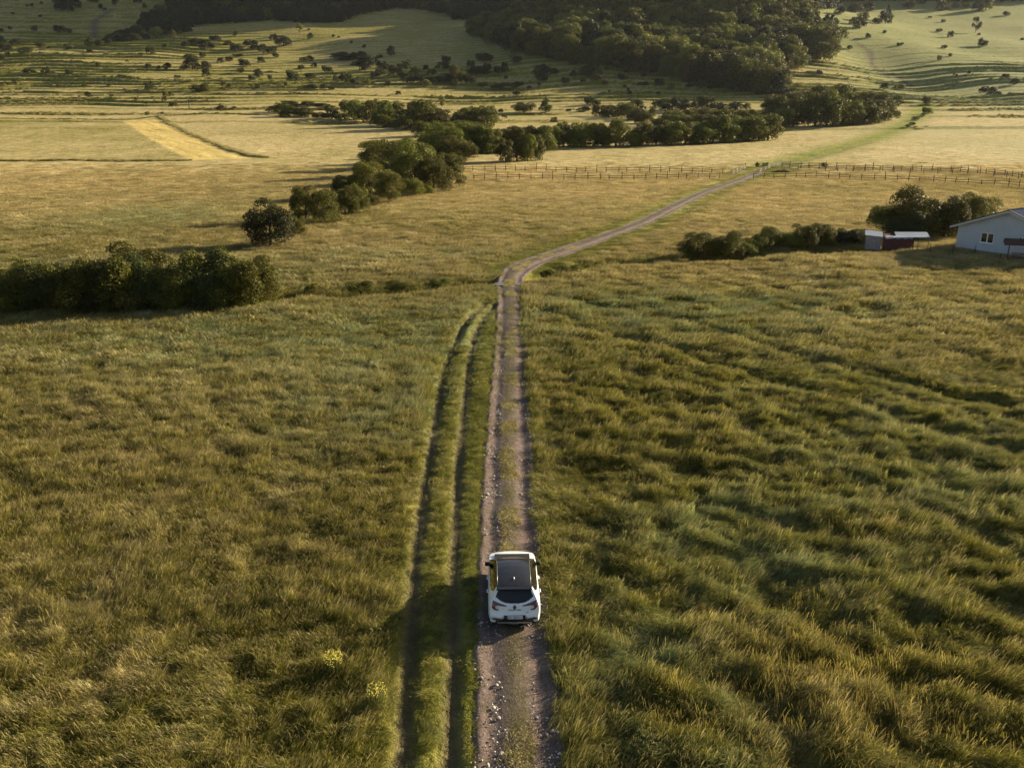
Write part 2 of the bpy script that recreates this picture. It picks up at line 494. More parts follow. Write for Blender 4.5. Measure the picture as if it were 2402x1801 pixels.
RZ = .10 + .35 * (fbm(rl[:, 0] / 9, rl[:, 1] / 9, 3, 51) - .5)[:, None] * 0 + np.maximum(H0(RX.ravel(), RY.ravel()).reshape(RX.shape), 0) - .035 + prof + .03 * (fbm(RX / .35, RY / .6, 3, 101) - .5)
ridx = np.arange(RX.size).reshape(RX.shape)
RF = np.stack([ridx[:-1, :-1], ridx[:-1, 1:], ridx[1:, 1:], ridx[1:, :-1]], -1).reshape(-1, 4)
rme = mesh_np('dirt_road', np.stack([RX.ravel(), RY.ravel(), RZ.ravel()], -1), RF, smooth=True, attrs=dict(across=u.ravel()))
m_road, t = new_mat('dirt_track')
pos = t.n('ShaderNodeNewGeometry').outputs['Position']
ac = t.n('ShaderNodeAttribute', attribute_name='across').outputs['Fac']
a1 = t.noise(pos, .5, 4); a2 = t.noise(pos, 5.0, 5, .65); a3 = t.noise(pos, 26.0, 3)
mp = t.n('ShaderNodeMapping'); t.link(pos, mp.inputs[0]); mp.inputs['Scale'].default_value = (7, .35, 1)
tr = t.noise(mp.outputs[0], 1.6, 4, .6)                                            # wheel-rolled streaks along the track
c = t.mix(t.ramp(a2, .3, .72), (.095, .068, .056), (.205, .152, .126))
c = t.mix(t.math('MULTIPLY', t.ramp(tr, .35, .7), .55), c, (.150, .108, .090))
mid = t.math('SUBTRACT', 1.0, t.ramp(t.math('ABSOLUTE', t.math('ADD', ac, t.math('MULTIPLY', t.math('SUBTRACT', a2, .5), .3))), .12, .36))
c = t.mix(t.math('MULTIPLY', mid, t.ramp(a1, .32, .55)), c, t.mix(a3, (.050, .044, .016), (.105, .088, .036)))
vor = t.n('ShaderNodeTexVoronoi', i_Scale=11.0); t.link(pos, vor.inputs['Vector'])
peb = t.math('MULTIPLY', t.math('LESS_THAN', vor.outputs['Distance'], .22), t.ramp(a1, .40, .62))
stain = t.noise(pos, .23, 4, .65)
c = t.mix(t.math('MULTIPLY', t.ramp(stain, .48, .68), .6), c, (.085, .058, .046))
c = t.mix(t.math('MULTIPLY', peb, .8), c, (.42, .38, .33))
b = t.n('ShaderNodeBsdfPrincipled', i_Roughness=.95); b.inputs['Specular IOR Level'].default_value = .12
bp = t.n('ShaderNodeBump', i_Strength=.8, i_Distance=.06)
t.link(t.math('ADD', t.math('ADD', a2, t.math('MULTIPLY', a3, .35)), t.math('MULTIPLY', peb, .5)), bp.inputs['Height'])
t.link(c, b.inputs['Base Color']); t.link(bp.outputs[0], b.inputs['Normal'])
t.out(b.outputs[0])
rme.materials.append(m_road)
tag(obj('dirt_road', rme), kind='structure')

# puddle of brown water lying across the dip where the track starts to bend
pc = flat(1192, 668)
rng = np.random.default_rng(5)
pv, pf = [], []
for k in range(48):
    a = 2 * math.pi * k / 48
    wx = 1.45 * math.cos(a)
    wy = (.78 - .36 * math.exp(-(wx / .38) ** 2) + .08 * math.sin(3 * a + 1)) * math.sin(a)
    pv.append((pc[0] + wx, pc[1] + wy, 0.085))
m_water = simple_mat('muddy_water', (.075, .048, .026), rough=.06, vary=.15, scale=1.2, spec=.5)
pme = bpy.data.meshes.new('puddle'); pme.from_pydata(pv, [], [tuple(range(48))]); pme.materials.append(m_water)
tag(obj('puddle', pme), kind='structure')

# ------------------------------------------------------------------ grass tufts
def tuft(name, seed, rad, n, h, w, lean, seedy, spread=.9, stiff=.5):
    r = np.random.default_rng(seed)
    V, F, tip, sd, br = [], [], [], [], []
    for i in range(n):
        rr, th = rad * math.sqrt(r.random()), r.random() * 6.283
        bx, by = rr * math.cos(th), rr * math.sin(th)
        d = (r.random() - .5) * 2 * spread
        hh = h * (.55 + .6 * r.random())
        ln = lean * (.6 + .8 * r.random())
        dx, dy = math.cos(d), math.sin(d)
        fa = r.random() * 6.283; wx, wy = math.cos(fa), math.sin(fa)
        isd = r.random() < seedy
        ts = (0, .4, .75, 1.0)
        ws = (w, w * .9, w * .62, w * .12) if not isd else (w * .3, w * .3, w * 1.3, w * .9) if seedy > 1 else (w * .5, w * .45, w * .95, w * .25)
        hm = hh * (1.22 if isd else 1.0); lm = ln * (.7 if isd else 1)
        k = len(V)
        for t_, q in zip(ts, ws):
            z = hm * (t_ - .42 * lm * t_ * t_)
            o = hm * lm * t_ ** 1.7
            px, py = bx + dx * o, by + dy * o
            V += [(px - wx * q, py - wy * q, z - .02), (px + wx * q, py + wy * q, z - .02)]
            tip += [t_, t_]; sd += [float(isd) * (t_ > .5) * (2.0 if seedy > 1 else 1.0)] * 2
        br += [r.random()] * 8
        F += [(k, k + 1, k + 3, k + 2), (k + 2, k + 3, k + 5, k + 4), (k + 4, k + 5, k + 7, k + 6)]
    me = mesh_np(name, np.array(V), np.array(F), [m_grass], attrs=dict(tip=np.array(tip), seedhead=np.array(sd), bladernd=np.array(br)))
    return me

m_grass, t = new_mat('meadow_grass')
c, n2, n3 = grass_colour(t, 'INSTANCER')
tp = t.n('ShaderNodeAttribute', attribute_name='tip').outputs['Fac']
sdh = t.n('ShaderNodeAttribute', attribute_name='seedhead').outputs['Fac']
rnd = t.n('ShaderNodeObjectInfo').outputs['Random']
c = t.mix(t.math('MULTIPLY', sdh, .6), c, t.mix(rnd, (.32, .235, .12), (.52, .39, .22)))
c = t.mix(t.math('MULTIPLY', t.ramp(tp, .55, 1.0), .18), c, (.34, .31, .09))
c = t.mix(t.math('GREATER_THAN', sdh, 1.2), c, t.mix(rnd, (.16, .125, .03), (.27, .22, .045)))
hsv = t.n('ShaderNodeHueSaturation'); t.link(c, hsv.inputs['Color'])
brn = t.n('ShaderNodeAttribute', attribute_name='bladernd').outputs['Fac']
t.link(t.math('ADD', .42, t.math('ADD', t.math('MULTIPLY', rnd, .45), t.math('MULTIPLY', t.math('POWER', brn, 1.6), 1.05))), hsv.inputs['Value'])
dif = t.n('ShaderNodeBsdfDiffuse'); t.link(hsv.outputs[0], dif.inputs[0])
trl = t.n('ShaderNodeBsdfTranslucent'); t.link(hsv.outputs[0], trl.inputs[0])
gl_ = t.n('ShaderNodeBsdfGlossy', i_Roughness=.5); gl_.inputs[0].default_value = (1, .95, .8, 1)
mx = t.n('ShaderNodeMixShader', i_0=.32); t.link(dif.outputs[0], mx.inputs[1]); t.link(trl.outputs[0], mx.inputs[2])
mx2 = t.n('ShaderNodeMixShader', i_0=.035); t.link(mx.outputs[0], mx2.inputs[1]); t.link(gl_.outputs[0], mx2.inputs[2])
t.out(mx2.outputs[0])

tuft_col = bpy.data.collections.new('grass_kinds')
KINDS = [('a', 1, .32, 95, .40, .0065, 1.05, .04), ('b', 2, .32, 95, .46, .0065, .85, .08), ('c', 3, .32, 95, .38, .0070, 1.25, .02),   # 0-2 lush, laid over
         ('d', 4, .32, 85, .46, .0058, .45, .22), ('e', 5, .32, 85, .52, .0058, .50, .32), ('f', 6, .32, 85, .42, .0058, .35, .16),     # 3-5 seedy, upright
         ('g', 7, .30, 70, .16, .0070, .50, .03), ('h', 8, .30, 50, .12, .0075, .60, .06),                                              # 6-7 short turf
         ('i', 9, .80, 170, .44, .014, .90, .08), ('j', 10, .80, 170, .48, .013, .60, .22),                                           # 8-9 middle distance
         ('k', 11, 1.8, 240, .42, .030, .75, .10), ('l', 12, 1.8, 240, .45, .028, .45, .25),                                          # 10-11 far
         ('m', 13, .34, 14, .46, .0065, .30, 2.0)]                                                                                      # 12 flowering weeds
#                                           # 10-11 far
for k in KINDS:
    o = bpy.data.objects.new('grass_kind_' + k[0], tuft('grass_tuft_' + k[0], *k[1:]))
    tuft_col.objects.link(o)

BLEND = .13
FOOTPRINTS = []     # (x, y, r): no tall grass inside buildings
HOUSE_L, HOUSE_M = np.array([53.28, 107.5]), np.array([56.56, 102.59])

def scatter(name, bands, keep=None, seed=1):
    """points carrying rot, scl, kind, straw, blue, lush; instanced as one grass object"""
    rng = np.random.default_rng(seed)
    PX, PY, SC, RZ_, TX, KD = [], [], [], [], [], []
    for (y0, y1, step, kinds, base) in bands:
        lo_, hi_ = (y0, 0 if y0 < 18 else BLEND * y0), (y1, BLEND * y1)
        y0, y1 = lo_[0] - lo_[1], hi_[0] + hi_[1]
        xm = (34 + .64 * y1)
        nx, ny = int(2 * xm / step), int((y1 - y0) / step)
        x, y = np.meshgrid((np.arange(nx) + .5) / nx * 2 * xm - xm, y0 + (np.arange(ny) + .5) / ny * (y1 - y0))
        x = (x + (rng.random(x.shape) - .5) * step * 1.3).ravel(); y = (y + (rng.random(y.shape) - .5) * step * 1.3).ravel()
        px, py, d = project(x, y, np.zeros_like(x))
        m = rng.random(x.shape) < np.clip((y - y0) / (2 * lo_[1] + 1e-6), 0, 1) * np.clip((y1 - y) / (2 * hi_[1]), 0, 1)
        m &= (px > -260) & (px < PW + 330) & (py < PH + 330)
        x, y = x[m], y[m]
        dr, sd = seg_dist(x, y, road_line)
        hw = np.interp(y, [4, 90, 96, 130, 225], [1.18, 1.2, 1.6, 1.5, 1.4]) + .42 * (fbm(x * 1.1, y * 1.1, 3, 7) - .55)
        m = (dr > hw)
        u_, v_ = x - HOUSE_M[0], y - HOUSE_M[1]
        ux, uy = (HOUSE_M - HOUSE_L) / np.linalg.norm(HOUSE_M - HOUSE_L)
        a_, b_ = u_ * ux + v_ * uy, -u_ * uy + v_ * ux
        m &= ~((np.abs(a_) < 6.2) & (b_ > -.5) & (b_ < 13))
        m &= ~in_poly(x, y, STRIP.tolist())
        for fx, fy, fr in FOOTPRINTS: m &= (x - fx) ** 2 + (y - fy) ** 2 > fr * fr
        x, y, dr, sd = x[m], y[m], dr[m], sd[m]
        d1 = np.minimum(seg_dist(x, y, RUT_L)[0], seg_dist(x, y, RUT_R)[0])
        m = rng.random(len(x)) < np.clip((d1 - .20 * (.5 + vnoise(x * 1.2, y * .8, 171)) - .24 * (step > .5)) / .2, .0, 1)
        m &= np.minimum(seg_dist(x, y, DITCH_L)[0], seg_dist(x, y, DITCH_R)[0]) > .9 - .5 * rng.random(len(x))
        x, y, dr, sd, d1 = x[m], y[m], dr[m], sd[m], d1[m]
        wv, cl, big, east = sward(x, y)
        rough = .55 + 1.3 * np.clip(wv - .30, 0, .5) + .35 * (cl - .5)
        even = .80 + .55 * (cl - .5) + .35 * (wv - .5)
        s = (rough * east + even * (1 - east)) * (.75 + .5 * big)
        s = s * (.45 + .55 * sstep(.25, 1.1, d1)) * np.where(y < 92, np.where(sd > 0, 1.35 - .35 * sstep(1.4, 2.6, dr), .55 + .45 * sstep(1.3, 3.4, dr)), .35 + .65 * sstep(2, 5.5, dr))
        for L in TRAILS: s = s * (1 - .5 * np.exp(-(seg_dist(x, y, L)[0] / .8) ** 2))
        for L in (DITCH_L, DITCH_R): s = s * (1 + .35 * np.exp(-(seg_dist(x, y, L)[0] / 2.2) ** 2))
        s = np.clip(s * (.85 + .3 * rng.random(len(x))), .12, 1.9)
        wind = -.9 + 2.4 * (fbm(x / 5, y / 5, 3, 141) - .5) + 1.3 * (fbm(x / 1.1, y / 1.1, 2, 151) - .5) + (rng.random(len(x)) - .5) * .9
        wind = wind + (1 - east) * (rng.random(len(x)) - .5) * 2.0
        if len(kinds) >= 8:
            lushk = rng.integers(0, 3, len(x)); seedk = rng.integers(3, 6, len(x))
            pr = .25 + .6 * (big - .4) + .6 * (1 - east) * sstep(3.0, 6.0, dr)
            kd = np.where(rng.random(len(x)) < pr, seedk, lushk)
            kd = np.where((d1 < .45), rng.integers(6, 8, len(x)), kd)
        else:
            kd = np.array(kinds)[rng.integers(0, len(kinds), len(x))]
        PX.append(x); PY.append(y); SC.append(s * base); RZ_.append(wind); KD.append(kd); TX.append((rng.random(len(x)) - .5) * .16)
    x, y, s, rz, kd, tx = map(np.concatenate, (PX, PY, SC, RZ_, KD, TX))
    return x, y, s, rz, kd, tx

def grass_object(name, x, y, s, rz, kd, tx, sxy=None):
    z = H(x, y)
    onroad = seg_dist(x, y, road_line)[0] < .95
    z = np.where(onroad & (y < 112), .085, z)
    st, bl, lu = growth(x, y)
    sxy = np.ones_like(s) if sxy is None else sxy
    me = mesh_np(name, np.stack([x, y, z], -1), [], [m_grass], attrs=dict(
        rot=np.stack([tx, tx * 0, rz], -1), scl=np.stack([sxy * (.7 + .3 * s), sxy * (.7 + .3 * s), s], -1), kindno=kd.astype(float), straw=st, blue=bl, lush=lu))
    o = obj(name, me)
    ng = bpy.data.node_groups.new(name + '_growth', 'GeometryNodeTree')
    ng.interface.new_socket('Geometry', in_out='INPUT', socket_type='NodeSocketGeometry')
    ng.interface.new_socket('Geometry', in_out='OUTPUT', socket_type='NodeSocketGeometry')
    N, L = ng.nodes, ng.links
    gi, go = N.new('NodeGroupInput'), N.new('NodeGroupOutput')
    ci = N.new('GeometryNodeCollectionInfo'); ci.inputs['Collection'].default_value = tuft_col
    ci.inputs['Separate Children'].default_value = True; ci.inputs['Reset Children'].default_value = True
    ip = N.new('GeometryNodeInstanceOnPoints'); ip.inputs['Pick Instance'].default_value = True
    def named(n, ty):
        q = N.new('GeometryNodeInputNamedAttribute'); q.data_type = ty; q.inputs['Name'].default_value = n
        return q.outputs['Attribute']
    kf = N.new('FunctionNodeFloatToInt'); L.new(named('kindno', 'FLOAT'), kf.inputs[0])
    er = N.new('FunctionNodeEulerToRotation'); L.new(named('rot', 'FLOAT_VECTOR'), er.inputs[0])
    L.new(gi.outputs[0], ip.inputs['Points']); L.new(ci.outputs[0], ip.inputs['Instance'])
    L.new(kf.outputs[0], ip.inputs['Instance Index']); L.new(er.outputs[0], ip.inputs['Rotation']); L.new(named('scl', 'FLOAT_VECTOR'), ip.inputs['Scale'])
    L.new(ip.outputs[0], go.inputs[0])
    md = o.modifiers.new('growth', 'NODES'); md.node_group = ng
    return tag(o, kind='stuff')

bands = [(17, 58, .27, list(range(8)), 1.0), (58, 126, .58, [8, 9], .9), (126, 225, 1.45, [10, 11], .62)]
FOOTPRINTS += [(44.0, 109.6, 1.6), (46.5, 108.3, 2.2), (48.6, 108.3, 1.2)]
g = scatter('grass', bands)
# thin turf on the crown of the track
rng = np.random.default_rng(77)
n = 16000
ti = rng.integers(0, len(rl), n)
lat = rng.normal(0, .13, n) * halfw[ti]
x = rl[ti, 0] + nrm[ti, 0] * lat + rng.normal(0, .05, n); y = rl[ti, 1] + nrm[ti, 1] * lat + rng.normal(0, .1, n)
m = (y > 17) & (y < 110) & (rng.random(n) < np.clip((fbm(x / 1.4, y / 2.2, 3, 201) - .47) * 4, 0, .6))
x, y = x[m], y[m]
g2 = (x, y, (.3 + .6 * rng.random(len(x))), rng.random(len(x)) * 6.28, rng.integers(6, 8, len(x)).astype(float), x * 0)
# rank uncut grass on field edges and terrace banks
parts_ = []
for q, w_, k_ in [(FIELD_EDGE, .5, 420)] + [(q, .7, 300) for q in WEED_LINES]:
    u_ = rng.random(k_) * (len(q) - 1); i_ = u_.astype(int); f_ = (u_ - i_)[:, None]
    parts_.append(q[i_] * (1 - f_) + q[np.minimum(i_ + 1, len(q) - 1)] * f_ + rng.normal(0, w_, (k_, 2)))
wy = 335 + 640 * rng.random(420000) ** 1.0; wx = (rng.random(420000) * 2 - 1) * (.62 * wy + 10)
rs_ = H0(wx, wy, True)[1]
m = (rs_ > .7 + .8 * rng.random(len(wx))) & (fbm(wx / 26, wy / 40, 3, 191) > .47)
bank = np.stack([wx[m], wy[m]], 1)[:7000]
w_ = np.concatenate(parts_ + [bank])
g3 = (w_[:, 0], w_[:, 1], np.concatenate([1.0 + .7 * rng.random(len(w_) - len(bank)), 1.0 + .9 * rng.random(len(bank))]), rng.random(len(w_)) * 6.28, rng.integers(10, 12, len(w_)).astype(float), w_[:, 0] * 0)
# yellow-brown flowering weeds standing in drifts
fx_, fy_ = np.concatenate([rng.normal(9.5, 2.6, 420), rng.uniform(-45, 50, 900)]), np.concatenate([rng.normal(22.5, 2.2, 420), rng.uniform(18, 60, 900)])
m = (seg_dist(fx_, fy_, road_line)[0] > 1.9) & (fy_ > 17) & ((np.arange(len(fx_)) < 420) | (fbm(fx_ / 7, fy_ / 7, 3, 221) > .56))
wd = np.stack([fx_[m], fy_[m]], 1)
w_ = np.concatenate([w_, wd])
g3 = [np.concatenate([a, b]) for a, b in zip(g3, (wd[:, 0], wd[:, 1], .7 + .6 * rng.random(len(wd)), rng.random(len(wd)) * 6.28, np.full(len(wd), 12.0), wd[:, 0] * 0))]
GRASS_ARGS = [np.concatenate([a, b, c_]) for a, b, c_ in zip(g, g2, g3)]
GRASS_ARGS.append(np.concatenate([np.ones(len(g[0]) + len(g2[0])), np.full(len(w_) - len(wd), .36), np.ones(len(wd))]))
grass_object('grass', *GRASS_ARGS)

# stones pressed into the track
def stone(seed):
    r = np.random.default_rng(seed)
    import bmesh
    bm = bmesh.new(); bmesh.ops.create_icosphere(bm, subdivisions=2, radius=1.0)
    V = np.array([v.co for v in bm.verts]); F = np.array([[v.index for v in f.verts] for f in bm.faces]); bm.free()
    for _ in range(7):
        d = r.normal(size=3); d /= np.linalg.norm(d)
        h = V @ d; V = V - np.clip(h - .55 - .3 * r.random(), 0, None)[:, None] * d
    return V * np.array([1, .75, .5]), F
m_stone = simple_mat('field_stone', (.34, .31, .27), rough=.9, vary=.35, scale=1.4, bump=.3)
SV, SF = [], []
protos = [stone(s) for s in range(6)]
nst = 13000
ti = rng.integers(0, len(rl), nst)
lat = np.sign(rng.random(nst) - .5) * (.25 + .75 * rng.random(nst)) * halfw[ti] * .95
sx, sy = rl[ti, 0] + nrm[ti, 0] * lat + rng.normal(0, .1, nst), rl[ti, 1] + nrm[ti, 1] * lat + rng.normal(0, .1, nst)
m = (sy > 16) & (sy < 95) & (rng.random(nst) < np.clip((fbm(sx / 1.2, sy / 2.5, 3, 211) - .40) * 5, .05, 1) * np.interp(sy, [17, 45, 95], [1, .75, .3]))
base = 0
zz = np.maximum(H0(sx, sy), 0) + .01
for i in np.nonzero(m)[0]:
    V, F = protos[rng.integers(0, 6)]
    s = min(.085, .013 + .017 * rng.exponential()) ; a = rng.random() * 6.28
    c_, s_ = math.cos(a), math.sin(a)
    W = V * s; W = np.stack([W[:, 0] * c_ - W[:, 1] * s_ + sx[i], W[:, 0] * s_ + W[:, 1] * c_ + sy[i], W[:, 2] + zz[i] + .05], -1)
    SV.append(W); SF.append(F + base); base += len(V)
tag(obj('gravel', mesh_np('gravel', np.concatenate(SV), np.concatenate(SF), [m_stone])), kind='stuff')

# ------------------------------------------------------------------ trees and bushes
def leaf_mat(name, c0, c1, hi):
    m, t = new_mat(name)
    pos = t.n('ShaderNodeNewGeometry').outputs['Position']
    rnd = t.n('ShaderNodeObjectInfo').outputs['Random']
    var = t.n('ShaderNodeAttribute', attribute_name='leafrnd').outputs['Fac']
    f = t.noise(pos, .7, 3)
    c = t.mix(t.ramp(f, .32, .68), c0, c1)
    c = t.mix(t.math('MULTIPLY', t.ramp(var, .62, 1.0), .55), c, hi)
    h = t.n('ShaderNodeHueSaturation'); t.link(c, h.inputs['Color'])
    t.link(t.math('ADD', .62, t.math('MULTIPLY', rnd, .75)), h.inputs['Value'])
    t.link(t.math('ADD', .475, t.math('MULTIPLY', rnd, .045)), h.inputs['Hue'])
    d = t.n('ShaderNodeBsdfPrincipled', i_Roughness=.55); d.inputs['Specular IOR Level'].default_value = .12
    t.link(h.outputs[0], d.inputs['Base Color'])
    tr = t.n('ShaderNodeBsdfTranslucent'); t.link(h.outputs[0], tr.inputs[0])
    mx = t.n('ShaderNodeMixShader', i_0=.25); t.link(d.outputs[0], mx.inputs[1]); t.link(tr.outputs[0], mx.inputs[2])
    t.out(mx.outputs[0]); return m
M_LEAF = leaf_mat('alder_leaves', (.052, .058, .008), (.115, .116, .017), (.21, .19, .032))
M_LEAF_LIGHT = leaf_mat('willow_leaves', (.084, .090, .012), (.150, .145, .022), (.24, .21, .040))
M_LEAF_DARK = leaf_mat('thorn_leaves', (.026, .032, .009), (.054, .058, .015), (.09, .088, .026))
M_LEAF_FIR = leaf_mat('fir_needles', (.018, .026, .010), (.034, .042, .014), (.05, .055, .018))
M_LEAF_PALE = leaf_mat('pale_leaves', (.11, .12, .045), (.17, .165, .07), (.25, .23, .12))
m_bark = simple_mat('bark', (.075, .055, .040), rough=.95, vary=.4, scale=5, bump=.5)

def crown_mesh(name, seed, kind, n, size, mat):
    r = np.random.default_rng(seed)
    lobes = []
    base_ = dict(bush=.015, tree=.02, loose=.18, cone=.06, column=.08)[kind]
    if kind == 'bush':
        lobes.append((0, 0, .42, .36))
        for k in range(13):
            a, zc = r.random() * 6.283, .16 + .62 * r.random() ** .9
            rad = .36 * math.sqrt(max(.05, 1 - ((zc - .30) / .62) ** 2))
            lobes.append((rad * math.cos(a), rad * math.sin(a), zc, .13 + .10 * r.random()))
    elif kind == 'tree':
        lobes.append((0, 0, .50, .33))
        for k in range(20):
            a, zc = r.random() * 6.283, .12 + .76 * r.random()
            rad = .37 * math.sqrt(max(.03, 1 - ((zc - .42) / .52) ** 2)) * (.75 + .35 * r.random())
            lobes.append((rad * math.cos(a), rad * math.sin(a), zc, .11 + .11 * r.random()))
    elif kind == 'loose':
        for k in range(12):
            a, zc = r.random() * 6.283, .28 + .60 * r.random()
            rad = .36 * math.sqrt(max(.03, 1 - ((zc - .58) / .46) ** 2)) * (.5 + .6 * r.random())
            lobes.append((rad * math.cos(a), rad * math.sin(a), zc, .08 + .09 * r.random()))
    elif kind == 'cone':
        for k in range(26):
            zc = .10 + .84 * (k + r.random()) / 26
            a = r.random() * 6.283; rad = .36 * (1 - zc) ** .9
            lobes.append((rad * math.cos(a), rad * math.sin(a), zc, .05 + .13 * (1 - zc)))
    elif kind == 'column':
        for k in range(14):
            zc = .12 + .80 * k / 13; a = r.random() * 6.283
            rad = .24 * math.sin(math.pi * min(1, max(.12, zc * .95))) ** .5 * r.random() ** .5
            lobes.append((rad * math.cos(a), rad * math.sin(a), zc, .10 + .09 * r.random()))
    lobes = np.array(lobes)
    wgt = lobes[:, 3] ** 2; wgt /= wgt.sum()
    li = r.choice(len(lobes), n, p=wgt)
    d = r.normal(size=(n, 3)); d /= np.linalg.norm(d, axis=1)[:, None]
    flip = (d[:, 2] < -.2) & (r.random(n) < .6); d[flip, 2] *= -1
    rr = lobes[li, 3] * (1.02 - .38 * r.random(n) ** 2.2)
    rr *= 1 + .16 * np.sin(d[:, 0] * 9 + li) * np.sin(d[:, 1] * 8 + 2 * li) * np.sin(d[:, 2] * 7 + li)
    P = lobes[li, :3] + d * rr[:, None] * np.array([1, 1, .92])
    spray = r.random(n) < .06                                         # loose sprigs beyond the outline
    P[spray] += d[spray] * (.05 * r.random(spray.sum()))[:, None]
    P[:, 2] = np.maximum(P[:, 2], .01)
    lo_, hi_ = np.percentile(P, .4, axis=0), np.percentile(P, 99.6, axis=0)
    P[:, :2] = (P[:, :2] - (lo_ + hi_)[:2] / 2) / (hi_ - lo_)[:2] * .98
    P[:, 2] = (P[:, 2] - lo_[2]) / (hi_[2] - lo_[2]) * (.98 - base_) + base_
    nm = d + .8 * r.normal(size=(n, 3)); nm /= np.linalg.norm(nm, axis=1)[:, None]
    a = np.cross(nm, r.normal(size=(n, 3))); a /= np.linalg.norm(a, axis=1)[:, None]
    b = np.cross(nm, a)
    s = size * (.6 + .8 * r.random(n))[:, None]
    V = np.stack([P - a * s, P - b * s * .55 + nm * s * .12, P + a * s, P + b * s * .55 + nm * s * .12], 1).reshape(-1, 3)
    F = np.arange(4 * n).reshape(n, 4)
    lr = np.repeat(r.random(n), 4)
    # dense inner twigs
    core = lobes[:, :3]
    return mesh_np(name, V, F, [mat], attrs=dict(leafrnd=lr))

def trunk_mesh(name, seed, kind):
    r = random.Random(seed); b = MB()
    top = {'bush': .55, 'tree': .72, 'loose': .8, 'cone': .92, 'column': .85}[kind]
    rad = {'bush': .022, 'tree': .030, 'loose': .02, 'cone': .026, 'column': .04}[kind]
    b.tube([(0, 0, -.04), (r.uniform(-.01, .01), .0, .15), (r.uniform(-.03, .03), r.uniform(-.03, .03), .4), (r.uniform(-.04, .04), r.uniform(-.04, .04), top)], [rad * 1.3, rad, rad * .8, rad * .25], 7)
    if kind != 'cone':
        for k in range(6):
            a = r.random() * 6.283; z = .15 + .45 * k / 6 if kind != 'bush' else .04
            L = r.uniform(.2, .36)
            b.tube([(0, 0, z), (math.cos(a) * L * .5, math.sin(a) * L * .5, z + .14), (math.cos(a) * L, math.sin(a) * L, z + .30)], [rad * .6, rad * .42, rad * .15], 5)
    me = bpy.data.meshes.new(name); me.from_pydata(b.v, [], b.f); me.update(); me.materials.append(m_bark)
    me.polygons.foreach_set('use_smooth', np.ones(len(me.polygons), bool))
    return me

MATS = dict(n=M_LEAF, l=M_LEAF_LIGHT, d=M_LEAF_DARK, f=M_LEAF_FIR, p=M_LEAF_PALE)
_crowns, _trunks = {}, {}
def crown(kind, mat, lod, v):
    key = (kind, mat, lod, v)
    if key not in _crowns:
        n, s = {0: (1500, .050), 1: (6500, .026), 2: (15000, .0165)}[lod]
        if kind == 'loose': n = int(n * .6)
        if kind == 'column': n = int(n * .6)
        _crowns[key] = crown_mesh('%s_crown' % kind, 1000 + 31 * v + len(kind) * 7 + lod, kind, n, s, MATS[mat])
    return _crowns[key]
def trunk(kind, v):
    if (kind, v) not in _trunks: _trunks[(kind, v)] = trunk_mesh('%s_trunk' % kind, v + 5, kind)
    return _trunks[(kind, v)]

rr = random.Random(12)
NAMES = dict(bush='bush', tree='broadleaf_tree', loose='sapling', cone='conifer', column='slender_tree')
def plant(name, x, y, w, h, kind, mat, lod, label, cat, group, parts=True, dep=None):
    z = float(H0(np.array([x]), np.array([y]))[0]) - .12
    v = rr.randrange(3)
    o = empty(name, (x, y, z), rr.random() * 6.28, (w, dep or w, h))
    obj('crown', crown(kind, mat, lod, v), o)
    obj('trunk' if kind not in ('bush',) else 'stem', trunk(kind, v), o)
    return tag(o, label, cat, group)

